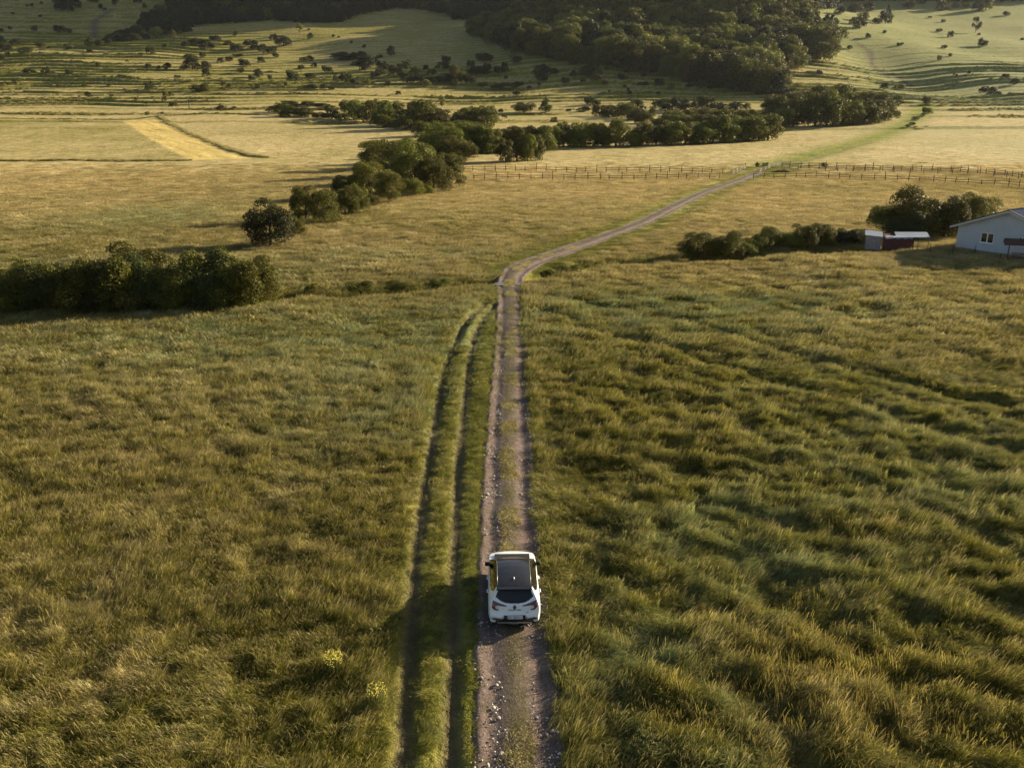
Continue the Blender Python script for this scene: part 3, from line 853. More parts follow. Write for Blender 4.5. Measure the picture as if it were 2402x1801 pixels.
ORD = ['first', 'second', 'third', 'fourth', 'fifth', 'sixth', 'seventh', 'eighth', 'ninth', 'tenth', 'eleventh', 'twelfth',
       'thirteenth', 'fourteenth', 'fifteenth', 'sixteenth']
LOOKS = dict(bush='round', tree='broad crowned', loose='thin open', cone='pointed', column='slender upright')
TONES = dict(n='green', l='light green', d='dark', f='blackish green', p='pale')
CATS = dict(bush='bush', tree='tree', loose='sapling', cone='conifer', column='tree')
def zone(phrase, group, conv, items, rows=1, rowwords=('back', 'middle', 'front'), minlod=0):
    """one stand of plants: items are (centre x, foot y, width, height, kind+tone) in a detail view of the photo; conv turns them into photo pixels"""
    items = [(conv(i[0], i[1]), conv(i[0] + i[2], i[1])[0] - conv(i[0], i[1])[0], conv(0, i[1])[1] - conv(0, i[1] - i[3])[1], i[4]) for i in items]
    pts = ground_hits([i[0][0] for i in items], [i[0][1] for i in items])
    order = sorted(range(len(items)), key=lambda k: items[k][0][1])
    per = math.ceil(len(items) / rows)
    rowof = {k: j // per for j, k in enumerate(order)}
    for rw in range(rows):
        mem = sorted([k for k in range(len(items)) if rowof[k] == rw], key=lambda k: items[k][0][0])
        for j, k in enumerate(mem):
            (px, py), wp, hp, code = items[k]
            kind, tone = code.split('-')
            gx_, gy_ = pts[k]
            d = math.sqrt(gx_ ** 2 * 0 + (gy_ * CP + CAM_H * SP) ** 2)
            w, h = wp * d / FPX, hp * d / FPX * .96
            if kind in ('bush', 'tree', 'loose'): w *= 1.12
            if group == GS: w, h = w * 1.14, h * 1.12
            if phrase.startswith('in the dense hedge'): w, h = w * 1.2, h * 1.08
            fwd = .35 * w
            gx_, gy_ = gx_ * (1 + fwd / gy_), gy_ + fwd
            pxh = max(hp, wp) * .426
            lod = max(minlod, 2 if pxh > 44 else 1 if pxh > 15 else 0)
            rws = '' if rows == 1 else ' %s row' % (rowwords[rw] if rows == 3 else (rowwords[0], rowwords[-1])[rw])
            place = '' if len(items) == 1 else ' alone' if len(mem) == 1 else ' rightmost' if j == len(mem) - 1 else ' leftmost' if j == 0 else ' %s from left' % ORD[j]
            sp = NAMES[kind].replace('_', ' ').replace('broadleaf ', '').replace('slender ', '')
            for look in (LOOKS[kind], LOOKS[kind].split()[0], ''):
                label = ' '.join(('%s %s %s %s,%s%s' % (TONES[tone], look, sp, phrase, rws, place)).split()).rstrip(',')
                if len(label.replace(',', '').split()) <= 16: break
            plant(NAMES[kind], gx_, gy_, w, h, kind, tone, lod, label, CATS[kind], group)

c1 = lambda x, y: (x / 3.687, y / 3.687)
c2 = lambda x, y: (600 + x / 3.687, 50 + y / 3.687)
c3 = lambda x, y: (1200 + x / 3.687, 50 + y / 3.687)
c4 = lambda x, y: (1800 + x / 3.674, y / 3.674)
c5 = lambda x, y: (x / 2.765, 400 + y / 2.765)
c6 = lambda x, y: (1600 + x / 2.758, 380 + y / 2.758)
c7 = lambda x, y: (550 + x / 3.687, 280 + y / 3.687)
c8 = lambda x, y: (800 + x / 2.765, y / 2.765)

GS = 'trees along the stream'
GB = 'bushes scattered over the grassy terraces'
zone('on the lowest left slope', GB, c1, [(770, 848, 62, 52, 'bush-d'), (970, 838, 45, 22, 'bush-d'), (1185, 875, 40, 35, 'bush-l'), (1265, 900, 30, 22, 'bush-d'),
     (1435, 840, 50, 55, 'bush-l'), (1480, 835, 45, 45, 'bush-l'), (1495, 925, 75, 40, 'bush-n'), (1910, 962, 95, 52, 'bush-n'), (2030, 950, 45, 22, 'bush-n'),
     (1275, 1000, 40, 35, 'bush-n'), (1405, 990, 30, 20, 'bush-n'), (1425, 880, 45, 40, 'bush-l')], 2)
zone('on the lower left terraces', GB, c1, [(728, 762, 52, 36, 'bush-n'), (945, 753, 38, 24, 'bush-n'), (1297, 785, 78, 80, 'bush-d'), (1730, 803, 155, 72, 'bush-n'),
     (1958, 798, 110, 90, 'loose-n'), (138, 738, 60, 28, 'bush-n'), (265, 668, 105, 45, 'bush-d'), (403, 662, 66, 62, 'bush-d'), (600, 658, 65, 52, 'bush-d'),
     (1535, 677, 50, 25, 'bush-d'), (2175, 705, 60, 50, 'bush-d'), (1635, 730, 45, 25, 'bush-l')], 2)
zone('on the middle left terraces', GB, c1, [(855, 587, 38, 26, 'bush-n'), (1100, 553, 30, 35, 'loose-l'), (1283, 613, 56, 44, 'bush-d'), (1376, 605, 28, 28, 'bush-d'),
     (1445, 612, 68, 55, 'bush-d'), (1590, 605, 62, 42, 'bush-d'), (1665, 605, 120, 130, 'tree-d'), (1788, 602, 96, 72, 'bush-d'), (1787, 670, 66, 72, 'bush-d'),
     (2085, 640, 60, 45, 'bush-d'), (2110, 588, 100, 68, 'bush-d'), (1160, 640, 35, 45, 'loose-n')], 2)
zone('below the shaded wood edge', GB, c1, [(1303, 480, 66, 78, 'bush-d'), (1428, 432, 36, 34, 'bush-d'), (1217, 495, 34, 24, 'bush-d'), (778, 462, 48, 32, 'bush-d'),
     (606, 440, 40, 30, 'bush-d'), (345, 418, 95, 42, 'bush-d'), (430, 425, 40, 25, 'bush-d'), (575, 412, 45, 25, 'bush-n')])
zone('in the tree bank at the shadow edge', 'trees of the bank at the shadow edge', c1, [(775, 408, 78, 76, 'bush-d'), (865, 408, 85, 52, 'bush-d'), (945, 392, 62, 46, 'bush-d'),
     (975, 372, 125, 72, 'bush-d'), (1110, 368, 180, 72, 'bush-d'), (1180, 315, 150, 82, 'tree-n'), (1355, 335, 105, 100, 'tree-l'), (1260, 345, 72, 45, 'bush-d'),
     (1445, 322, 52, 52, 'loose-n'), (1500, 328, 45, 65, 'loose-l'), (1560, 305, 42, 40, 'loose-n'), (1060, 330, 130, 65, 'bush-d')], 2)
zone('on the far left slope', GB, c1, [(25, 395, 52, 66, 'bush-d'), (140, 415, 92, 62, 'bush-d'), (40, 455, 125, 55, 'bush-d'), (215, 470, 112, 62, 'bush-d'), (15, 530, 52, 52, 'bush-d'),
     (305, 283, 50, 50, 'bush-n'), (520, 290, 100, 60, 'bush-d'), (600, 305, 50, 40, 'bush-n'), (88, 258, 32, 26, 'bush-d'), (350, 165, 28, 22, 'bush-d'), (10, 290, 40, 32, 'bush-d'), (65, 478, 35, 25, 'bush-d')], 2)
zone('in the thicket above the left terraces', 'bushes of the upper left thicket', c1, [(2035, 318, 38, 38, 'bush-d'), (1870, 374, 105, 58, 'bush-d'), (1690, 405, 120, 46, 'bush-d'), (1750, 432, 62, 42, 'bush-d'),
     (1830, 437, 64, 50, 'bush-d'), (1780, 398, 90, 44, 'bush-d'), (2050, 456, 115, 72, 'bush-d'), (2170, 430, 110, 78, 'bush-d'), (1605, 415, 65, 46, 'bush-d'), (1755, 500, 50, 42, 'bush-d'),
     (1910, 552, 52, 46, 'bush-d'), (1985, 537, 56, 46, 'bush-d'), (2060, 495, 90, 26, 'bush-d'), (1975, 398, 80, 44, 'bush-d')], 2)
zone('under the top left hillside', 'trees of the top left hillside', c1, [(520, 104, 90, 120, 'tree-d'), (590, 106, 90, 125, 'tree-d'), (655, 84, 80, 95, 'tree-d'), (1000, 58, 52, 64, 'tree-d'), (1255, 78, 40, 46, 'bush-d'),
     (800, 38, 80, 50, 'tree-d'), (870, 82, 42, 44, 'bush-d'), (1190, 34, 72, 42, 'tree-d'), (280, 80, 30, 40, 'loose-d'), (908, 98, 30, 24, 'bush-d'), (240, 80, 24, 20, 'bush-d'), (360, 52, 26, 30, 'loose-d'), (110, 125, 30, 16, 'bush-d')], 2)
zone('on the knoll above the left terraces', GB, c2, [(383, 112, 56, 88, 'loose-l'), (470, 160, 52, 54, 'bush-d'), (152, 167, 62, 52, 'bush-d'), (240, 226, 135, 92, 'bush-d'), (55, 272, 78, 66, 'bush-d'),
     (135, 287, 108, 62, 'bush-d'), (175, 320, 54, 44, 'bush-d'), (672, 140, 22, 26, 'bush-d'), (720, 145, 26, 16, 'bush-d'), (825, 195, 22, 26, 'bush-d'), (935, 232, 36, 28, 'bush-n'), (460, 82, 24, 18, 'bush-d')], 2)
zone('left of the central thicket', GB, c2, [(50, 366, 62, 54, 'bush-d'), (405, 350, 48, 38, 'bush-d'), (472, 350, 68, 52, 'bush-d'), (25, 494, 82, 76, 'bush-d'), (122, 512, 42, 44, 'bush-d'), (318, 538, 118, 104, 'bush-d'),
     (478, 502, 105, 52, 'bush-d'), (690, 570, 56, 108, 'loose-d'), (780, 547, 104, 97, 'bush-d'), (850, 552, 72, 56, 'bush-d'), (960, 557, 66, 56, 'bush-n'), (1140, 562, 50, 42, 'bush-d'),
     (505, 402, 50, 44, 'bush-d'), (393, 422, 48, 44, 'bush-d'), (615, 447, 88, 56, 'bush-d'), (470, 597, 120, 42, 'bush-d'), (580, 595, 50, 46, 'bush-d'), (655, 598, 50, 22, 'bush-d'), (260, 568, 26, 40, 'bush-d'), (15, 595, 40, 42, 'bush-d')], 3)
zone('behind the central thicket', GB, c2, [(735, 347, 165, 72, 'bush-d'), (895, 337, 165, 62, 'bush-d'), (1165, 302, 64, 88, 'bush-d'), (1068, 322, 60, 30, 'bush-n'), (1620, 357, 32, 56, 'column-d'), (1655, 357, 62, 46, 'bush-d'), (1975, 360, 142, 74, 'bush-d')])
zone('in the central thicket', 'bushes of the central thicket', c2, [(950, 432, 155, 124, 'tree-d'), (862, 387, 64, 42, 'bush-d'), (1010, 366, 95, 54, 'bush-d'), (1035, 512, 72, 78, 'bush-d'), (1105, 432, 104, 82, 'bush-d'),
     (1190, 452, 74, 62, 'bush-d'), (1310, 427, 92, 84, 'bush-d'), (1380, 482, 92, 72, 'bush-d'), (1230, 492, 124, 74, 'bush-d'), (1080, 472, 84, 62, 'bush-d'), (1250, 412, 62, 42, 'bush-d'), (1470, 422, 46, 44, 'bush-d'),
     (1520, 472, 82, 52, 'bush-d'), (1618, 432, 108, 72, 'bush-d'), (1310, 557, 134, 112, 'bush-d'), (1430, 557, 112, 82, 'bush-d'), (1540, 552, 124, 62, 'bush-d'), (1480, 582, 72, 56, 'bush-n'), (1640, 557, 134, 84, 'bush-d'),
     (1740, 562, 134, 164, 'tree-n'), (1840, 552, 98, 84, 'bush-d'), (1720, 590, 54, 56, 'bush-d'), (1630, 502, 74, 46, 'bush-d'), (1490, 500, 62, 46, 'bush-d')], 3)
zone('right of the central thicket', GB, c2, [(1860, 432, 62, 77, 'bush-d'), (1870, 467, 84, 62, 'bush-d'), (1950, 472, 154, 74, 'bush-d'), (2000, 442, 62, 62, 'bush-d'), (2100, 472, 92, 62, 'bush-d'), (2155, 472, 52, 92, 'bush-d'),
     (2165, 502, 32, 30, 'bush-d'), (1965, 582, 72, 44, 'bush-d'), (2120, 607, 165, 47, 'bush-d'), (1230, 637, 46, 32, 'bush-d')])
zone('alone on the pale meadow behind the stream', 'lone saplings on the pale meadow', c2, [(1612, 738, 56, 100, 'column-n'), (2115, 787, 52, 30, 'bush-d'), (2150, 847, 46, 52, 'loose-l')])
zone('under the wooded spur', GB, c3, [(42, 382, 84, 58, 'bush-d'), (6, 345, 50, 76, 'loose-n'), (245, 467, 112, 92, 'bush-d'), (335, 472, 134, 62, 'bush-d'), (245, 537, 92, 88, 'bush-d'), (295, 537, 42, 52, 'bush-d'),
     (530, 490, 62, 62, 'bush-d'), (622, 492, 124, 68, 'bush-d'), (715, 502, 112, 124, 'bush-d'), (735, 542, 72, 62, 'bush-n'), (640, 437, 84, 52, 'bush-n'), (950, 512, 62, 57, 'bush-d'), (963, 470, 68, 62, 'loose-n'),
     (995, 542, 42, 42, 'loose-n'), (1140, 489, 37, 37, 'bush-n'), (830, 462, 42, 42, 'loose-n'), (990, 470, 36, 30, 'bush-d')], 3)
zone('on the terraces between spur and stream', GB, c3, [(465, 542, 66, 52, 'bush-d'), (618, 552, 44, 27, 'bush-d'), (805, 552, 47, 40, 'bush-n'), (1275, 572, 78, 66, 'bush-d'), (1375, 612, 62, 72, 'loose-n'), (1135, 582, 82, 32, 'bush-d'),
     (1530, 572, 62, 32, 'bush-d'), (1545, 545, 92, 64, 'bush-n'), (1640, 597, 62, 68, 'bush-n'), (1715, 607, 62, 27, 'bush-d'), (1775, 600, 52, 32, 'bush-d'), (1850, 612, 84, 47, 'bush-n'), (1010, 612, 26, 36, 'bush-d'),
     (1022, 642, 32, 32, 'bush-d'), (1265, 642, 34, 28, 'bush-d'), (85, 562, 42, 34, 'bush-d'), (240, 572, 28, 26, 'bush-d'), (980, 582, 34, 27, 'bush-d'), (30, 602, 84, 52, 'bush-d'), (40, 642, 78, 37, 'bush-d'), (150, 600, 40, 22, 'bush-d'), (845, 615, 30, 18, 'bush-d')], 3)
zone('between the two tree lines', 'plants on the meadow between the tree lines', c3, [(105, 797, 184, 92, 'bush-n'), (300, 792, 112, 134, 'cone-n'), (680, 732, 112, 72, 'bush-d'), (745, 732, 46, 47, 'bush-d'), (620, 787, 124, 47, 'bush-d'), (495, 782, 47, 27, 'bush-d'), (365, 877, 52, 47, 'bush-n')])

GS = 'trees along the stream'
zone('at the low left end of the tree line', GS, c2, [(140, 790, 94, 52, 'bush-n'), (230, 802, 124, 82, 'bush-n'), (290, 832, 155, 92, 'bush-n'), (385, 832, 155, 82, 'bush-n'), (455, 837, 104, 62, 'bush-n'), (560, 850, 130, 54, 'bush-n'),
     (660, 852, 94, 112, 'tree-n'), (735, 872, 92, 72, 'bush-n'), (300, 742, 154, 44, 'bush-n'), (450, 742, 134, 42, 'bush-n'), (600, 772, 154, 42, 'bush-d'), (745, 762, 44, 52, 'bush-d')], 2)
zone('in the left clump of the tree line', GS, c2, [(850, 862, 190, 160, 'tree-n'), (960, 882, 170, 170, 'tree-n'), (1120, 917, 200, 205, 'tree-n'), (1060, 850, 110, 155, 'tree-n'), (1250, 902, 140, 175, 'tree-n'), (1230, 830, 70, 130, 'column-n'),
     (1370, 912, 210, 195, 'tree-n'), (1460, 937, 190, 230, 'tree-n'), (1620, 937, 200, 155, 'tree-n'), (1500, 850, 130, 115, 'tree-n'), (1780, 922, 160, 155, 'tree-n'), (1870, 912, 180, 155, 'tree-n'), (2005, 927, 175, 175, 'tree-n'), (1560, 900, 130, 130, 'tree-d')], 2)
zone('where the tree line turns towards the fence', GS, c7, [(1790, 375, 330, 310, 'tree-n'), (1900, 392, 300, 225, 'tree-n'), (1680, 330, 200, 200, 'tree-n'), (2010, 305, 220, 250, 'tree-n'), (1990, 215, 280, 180, 'tree-n'), (1560, 420, 280, 230, 'tree-n'),
     (1230, 445, 270, 235, 'tree-l'), (1400, 505, 330, 300, 'tree-n'), (1570, 560, 340, 330, 'tree-n'), (1720, 640, 290, 300, 'tree-n'), (1860, 590, 230, 270, 'tree-n')], 2, minlod=2)
zone('in the middle of the near tree line', GS, c7, [(780, 905, 225, 270, 'tree-n'), (960, 825, 180, 230, 'tree-n'), (1055, 815, 200, 230, 'tree-n'), (950, 690, 170, 190, 'tree-l'), (1200, 755, 110, 100, 'bush-l'), (1170, 690, 270, 290, 'tree-l'),
     (1340, 718, 220, 250, 'tree-l'), (1430, 640, 140, 100, 'bush-l'), (1550, 668, 160, 150, 'bush-l'), (1675, 648, 100, 95, 'bush-l'), (1060, 660, 180, 150, 'tree-n')], 2, minlod=2)
zone('at the near end of the stream tree line', GS, c7, [(320, 1120, 360, 385, 'tree-d'), (555, 1005, 120, 160, 'bush-l'), (620, 890, 200, 290, 'tree-l')], minlod=2)
zone('in the small grove before the stream trees', 'trees of the small grove by the stream', c8, [(1065, 1060, 110, 165, 'tree-n'), (1140, 1050, 120, 225, 'tree-n'), (1212, 1050, 100, 185, 'tree-n'), (1275, 1043, 100, 172, 'tree-n')])
zone('in the middle run of stream trees', GS, c8, [(650, 935, 140, 125, 'tree-n'), (880, 1000, 140, 170, 'tree-n'), (950, 1005, 150, 170, 'tree-n'), (1110, 985, 120, 150, 'tree-n'), (1190, 985, 110, 140, 'tree-n'), (1030, 960, 130, 110, 'tree-n'), (990, 1000, 110, 150, 'tree-n'), (820, 985, 120, 160, 'tree-n')])
ident = lambda x, y: (x, y)
zone('filling the middle of the stream tree line', GS, ident, [(1000, 322, 60, 34, 'bush-n'), (1045, 345, 60, 36, 'bush-n'), (1085, 372, 60, 40, 'bush-n'), (1015, 300, 50, 36, 'bush-n'), (1150, 352, 50, 38, 'bush-n'), (1245, 356, 40, 36, 'bush-n'),
     (905, 300, 60, 30, 'bush-n'), (950, 306, 60, 30, 'bush-n'), (1095, 302, 60, 36, 'bush-n'), (1120, 330, 60, 38, 'bush-n'), (1180, 350, 60, 40, 'bush-n'), (1215, 352, 56, 40, 'bush-n')], 2)
zone('filling the right of the stream tree line', GS, ident, [(1290, 346, 46, 34, 'bush-n'), (1345, 345, 46, 34, 'bush-n'), (1415, 345, 46, 34, 'bush-n'), (1490, 344, 46, 34, 'bush-n'), (1560, 342, 46, 34, 'bush-n'), (1640, 340, 46, 34, 'bush-n'), (1700, 336, 46, 36, 'bush-n'),
     (1750, 333, 46, 40, 'bush-n'), (1800, 318, 60, 40, 'bush-n'), (1830, 302, 60, 40, 'bush-n'), (1860, 298, 60, 40, 'bush-n'), (2010, 292, 46, 34, 'bush-n'), (2045, 290, 46, 34, 'bush-n'), (1985, 296, 40, 36, 'bush-n')], 2)
zone('in the gap behind the small grove', GS, c8, [(1255, 985, 130, 150, 'tree-n'), (1318, 990, 140, 155, 'tree-n'), (1225, 960, 130, 120, 'tree-n')])
zone('between the right rank and the tall block', GS, c3, [(2050, 1045, 180, 195, 'tree-n'), (2135, 1040, 180, 200, 'tree-n'), (2215, 1035, 180, 205, 'tree-n'), (2110, 980, 200, 150, 'tree-n')])
zone('in the front rank of the right tree line', GS, c3, [(330, 1102, 170, 175, 'tree-n'), (450, 1092, 170, 195, 'tree-n'), (600, 1097, 210, 195, 'tree-n'), (740, 1092, 170, 190, 'tree-n'), (900, 1092, 200, 225, 'tree-n'), (1030, 1087, 112, 115, 'tree-n'), (1110, 1082, 190, 185, 'tree-n'),
     (1250, 1077, 190, 155, 'tree-n'), (1380, 1077, 190, 190, 'tree-n'), (1500, 1072, 190, 180, 'tree-n'), (1620, 1067, 190, 180, 'tree-n'), (1740, 1062, 180, 180, 'tree-n'), (1850, 1057, 180, 220, 'tree-n'), (1960, 1047, 140, 185, 'tree-n')], 1)
zone('in the second rank of the right tree line', GS, c3, [(1300, 925, 170, 105, 'tree-n'), (1420, 905, 190, 115, 'tree-n'), (1560, 895, 170, 115, 'tree-l'), (1660, 880, 190, 115, 'tree-n'), (1800, 915, 210, 135, 'tree-n'), (1950, 915, 190, 125, 'tree-n'), (2090, 890, 150, 110, 'tree-n'), (1480, 950, 200, 120, 'tree-n'), (1700, 960, 220, 130, 'tree-n'), (1880, 960, 200, 130, 'tree-n')])
zone('in the upper stream thicket', GS, c3, [(765, 822, 115, 92, 'bush-n'), (900, 832, 155, 94, 'bush-n'), (1000, 842, 175, 124, 'tree-n'), (1100, 862, 144, 92, 'bush-n'), (1150, 890, 144, 92, 'bush-n'), (1210, 832, 64, 72, 'bush-n'), (1090, 772, 114, 82, 'bush-d'),
     (1285, 772, 124, 84, 'bush-d'), (1390, 777, 134, 104, 'bush-d'), (1480, 762, 84, 84, 'bush-d'), (1510, 782, 124, 62, 'bush-d'), (1600, 762, 74, 72, 'bush-d'), (1690, 782, 154, 114, 'bush-d'), (1780, 772, 74, 62, 'bush-d'),
     (1870, 782, 124, 62, 'bush-d'), (1950, 772, 84, 62, 'bush-d'), (2030, 772, 54, 57, 'bush-n'), (840, 835, 110, 70, 'bush-n')], 2)
zone('in the tall right block of stream trees', GS, c4, [(60, 1055, 200, 205, 'tree-n'), (170, 1075, 170, 170, 'tree-n'), (410, 1097, 250, 265, 'tree-n'), (560, 1097, 240, 290, 'tree-n'), (640, 1085, 130, 210, 'tree-n'), (300, 1070, 210, 205, 'tree-n'),
     (60, 990, 190, 150, 'tree-l'), (200, 965, 170, 140, 'tree-n'), (430, 900, 210, 140, 'tree-n'), (600, 930, 190, 180, 'tree-n'), (740, 1082, 170, 195, 'tree-n'), (830, 1077, 200, 195, 'tree-n'), (960, 1062, 160, 175, 'tree-n'), (1040, 1042, 140, 155, 'tree-n'),
     (750, 930, 150, 120, 'tree-n'), (880, 930, 160, 120, 'tree-n'), (1010, 950, 170, 120, 'tree-n'), (1120, 892, 64, 52, 'bush-n')], 2)
zone('on the terraces above the right tree block', GB, c4, [(580, 812, 124, 52, 'bush-n'), (190, 792, 104, 42, 'bush-d'), (1008, 777, 74, 60, 'bush-d'), (1130, 780, 84, 37, 'bush-n'), (722, 810, 72, 32, 'bush-d'), (445, 657, 54, 42, 'bush-d'), (198, 667, 34, 22, 'bush-d'), (705, 430, 42, 36, 'bush-d')])
zone('on the right hand terraces', GB, c4, [(1895, 824, 124, 74, 'bush-d'), (1980, 824, 62, 32, 'bush-d'), (2050, 687, 54, 42, 'bush-d'), (2130, 737, 68, 62, 'bush-d'), (1610, 702, 47, 52, 'loose-l'), (1735, 640, 28, 26, 'bush-d'), (1480, 527, 34, 42, 'bush-n'), (1572, 492, 32, 28, 'bush-d')])
zone('on the upper right hillside', GB, c4, [(1855, 407, 76, 72, 'tree-d'), (1525, 422, 46, 32, 'bush-d'), (1480, 282, 46, 32, 'bush-d'), (1575, 327, 48, 54, 'tree-d'), (1515, 197, 34, 26, 'bush-d'), (1790, 290, 66, 132, 'loose-d'), (1820, 307, 28, 20, 'bush-d'),
     (2060, 142, 57, 38, 'bush-d'), (1130, 400, 38, 28, 'bush-d'), (1160, 394, 22, 26, 'bush-d'), (865, 337, 44, 46, 'bush-d'), (1010, 292, 34, 30, 'bush-d'), (2200, 350, 40, 22, 'bush-d'), (1400, 160, 34, 16, 'bush-d')], 2)
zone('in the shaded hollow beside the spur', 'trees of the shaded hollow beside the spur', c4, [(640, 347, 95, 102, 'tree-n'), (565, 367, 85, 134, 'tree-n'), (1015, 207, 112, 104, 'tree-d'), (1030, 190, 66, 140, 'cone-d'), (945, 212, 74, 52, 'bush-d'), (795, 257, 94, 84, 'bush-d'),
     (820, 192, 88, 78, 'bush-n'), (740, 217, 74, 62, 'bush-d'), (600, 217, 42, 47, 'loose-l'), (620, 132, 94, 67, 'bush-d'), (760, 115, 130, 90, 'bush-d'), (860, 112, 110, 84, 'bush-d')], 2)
zone('along the top of the right hillside', 'trees along the top right skyline', c4, [(1215, 80, 88, 64, 'bush-n'), (1325, 50, 74, 52, 'bush-n'), (1505, 97, 112, 87, 'tree-n'), (1625, 72, 54, 42, 'bush-n'), (1705, 74, 54, 40, 'bush-n'), (1690, 45, 80, 46, 'bush-n'), (1810, 107, 92, 72, 'bush-n'), (1880, 97, 100, 112, 'tree-n'), (1850, 50, 100, 60, 'tree-n')])
zone('beside the green lane up the valley', 'shrubs beside the green lane', c4, [(1365, 917, 72, 77, 'bush-n'), (1370, 987, 84, 62, 'bush-n'), (1335, 1012, 44, 42, 'bush-p'), (1280, 1042, 64, 44, 'bush-p'), (1250, 1082, 52, 32, 'bush-p'), (1212, 1102, 42, 27, 'bush-l')])
zone('by the gate of the green lane', 'small bushes by the lane gate', lambda x, y: (1650 + x / 2.941, 360 + y / 2.941), [(375, 103, 34, 44, 'bush-l'), (425, 96, 40, 36, 'bush-l'), (835, 100, 44, 40, 'bush-l')])
GW = 'willow shrubs along the ditch by the house'
zone('left of the tin sheds', GW, c6, [(100, 622, 230, 175, 'bush-n'), (270, 620, 230, 180, 'bush-n'), (560, 575, 210, 165, 'bush-n'), (690, 575, 180, 125, 'bush-l'), (800, 572, 190, 180, 'bush-n'), (895, 560, 170, 165, 'bush-n'), (1060, 553, 190, 120, 'bush-d'), (1150, 545, 150, 120, 'bush-n'), (400, 605, 160, 110, 'bush-l'), (465, 595, 150, 115, 'bush-n')], minlod=2)
zone('behind the tin sheds and house', GW, c6, [(1330, 478, 240, 200, 'bush-n'), (1520, 505, 380, 350, 'bush-n'), (1690, 500, 260, 270, 'bush-n'), (1800, 470, 260, 270, 'bush-n'), (1930, 440, 230, 210, 'bush-l'), (1430, 520, 230, 200, 'bush-d')], 2, minlod=2)
zone('in the dense hedge across the ditch', 'shrubs of the dense hedge beside the ditch', c5, [(1640, 905, 270, 330, 'bush-n'), (1500, 915, 300, 365, 'bush-n'), (1340, 920, 300, 370, 'bush-d'), (1170, 925, 300, 370, 'bush-n'), (1000, 935, 300, 370, 'bush-d'), (830, 945, 300, 365, 'bush-n'),
     (660, 950, 300, 360, 'bush-d'), (500, 955, 300, 350, 'bush-n'), (340, 955, 300, 345, 'bush-d'), (190, 955, 280, 340, 'bush-n'), (90, 925, 230, 280, 'bush-n'), (910, 800, 340, 310, 'tree-n')], 1, minlod=2)
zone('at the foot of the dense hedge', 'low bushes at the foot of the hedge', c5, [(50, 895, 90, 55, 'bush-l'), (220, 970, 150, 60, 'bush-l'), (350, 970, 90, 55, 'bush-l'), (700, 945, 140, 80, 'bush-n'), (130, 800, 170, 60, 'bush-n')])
zone('in the ditch weeds near the track', 'small bushes in the ditch weeds', lambda x, y: (800 + x / 2.765, 400 + y / 2.765), [(125, 800, 170, 80, 'bush-n'), (640, 760, 130, 60, 'bush-n'), (380, 780, 180, 60, 'bush-n'), (1480, 680, 150, 70, 'bush-l'), (1330, 690, 90, 50, 'bush-l'), (-190, 790, 90, 60, 'bush-l')])

# ------------------------------------------------------------------ woods: nobody could count these trees
def wood(name, polys, step, hts, tones, seed):
    r = np.random.default_rng(seed)
    cc = bpy.data.collections.new(name + '_kinds')
    for k, (kd, tn) in enumerate(tones):
        cc.objects.link(bpy.data.objects.new('wood_kind_%s_%d' % (name, k), crown(kd, tn, 1 if name == 'spur_forest' else 0, k % 3)))
    PX, PY = [], []
    y = np.arange(520, 1500, step)
    x = np.arange(-520, 900, step)
    x, y = np.meshgrid(x, y); x = (x + (r.random(x.shape) - .5) * step * .9).ravel(); y = (y + (r.random(y.shape) - .5) * step * .9).ravel()
    px, py, d = project(x, y, H0(x, y))
    m = np.zeros(len(x), bool)
    for p in polys: m |= in_poly(px, py, p)
    x, y = x[m], y[m]
    big = fbm(x / 40, y / 40, 3, seed)
    s = hts * (.55 + .5 * r.random(len(x)) + .5 * (big - .5))
    w = s * (.75 + .35 * r.random(len(x)))
    n = len(tones)
    kd = np.clip((fbm(x / 55, y / 55, 3, seed + 9) - .25) * 2 * n * .9 + r.normal(0, 1.0, len(x)), 0, n - 1).astype(int)
    me = mesh_np(name, np.stack([x, y, H0(x, y) - .8], -1), [], [M_LEAF], attrs=dict(rot=np.stack([x * 0, x * 0, r.random(len(x)) * 6.28], -1), scl=np.stack([w, w, s], -1), kindno=kd.astype(float)))
    o = obj(name, me)
    ng = bpy.data.node_groups['grass_growth'].copy()
    for nd in ng.nodes:
        if nd.type == 'COLLECTION_INFO': nd.inputs['Collection'].default_value = cc
    md = o.modifiers.new('growth', 'NODES'); md.node_group = ng
    return tag(o, kind='stuff')
SPUR = [(1107, 83), (1130, 65), (1200, 54), (1225, 38), (1262, 12), (1262, -70), (1854, -70), (1883, 47), (1948, 83), (1948, 138), (1890, 156), (1814, 181), (1840, 240), (1727, 217), (1600, 192), (1505, 174), (1410, 162), (1313, 148), (1190, 119)]
WEST = [(395, -70), (398, 25), (420, 42), (450, 60), (560, 54), (640, 47), (700, 54), (800, 54), (835, 35), (930, 20), (1010, 25), (1065, 40), (1070, 48), (1150, 48), (1215, 36), (1262, -70)]
BLOCK = [(336, 47), (340, 74), (380, 82), (445, 76), (450, 55), (400, 42)]
TOPL = [(-60, -70), (-60, 12), (45, 12), (55, -70)]
TOPR = [(1875, -70), (1890, 22), (1945, 24), (1975, 8), (2050, 3), (2200, 6), (2460, 6), (2460, -70)]
wood('spur_forest', [SPUR], 9.0, 21, [('tree', 'l'), ('tree', 'n'), ('tree', 'd'), ('tree', 'n'), ('column', 'n'), ('cone', 'f')], 301)
wood('shaded_forest', [WEST, BLOCK, TOPL, TOPR], 6.5, 16, [('cone', 'f'), ('tree', 'd'), ('cone', 'f'), ('tree', 'd'), ('tree', 'n')], 302)

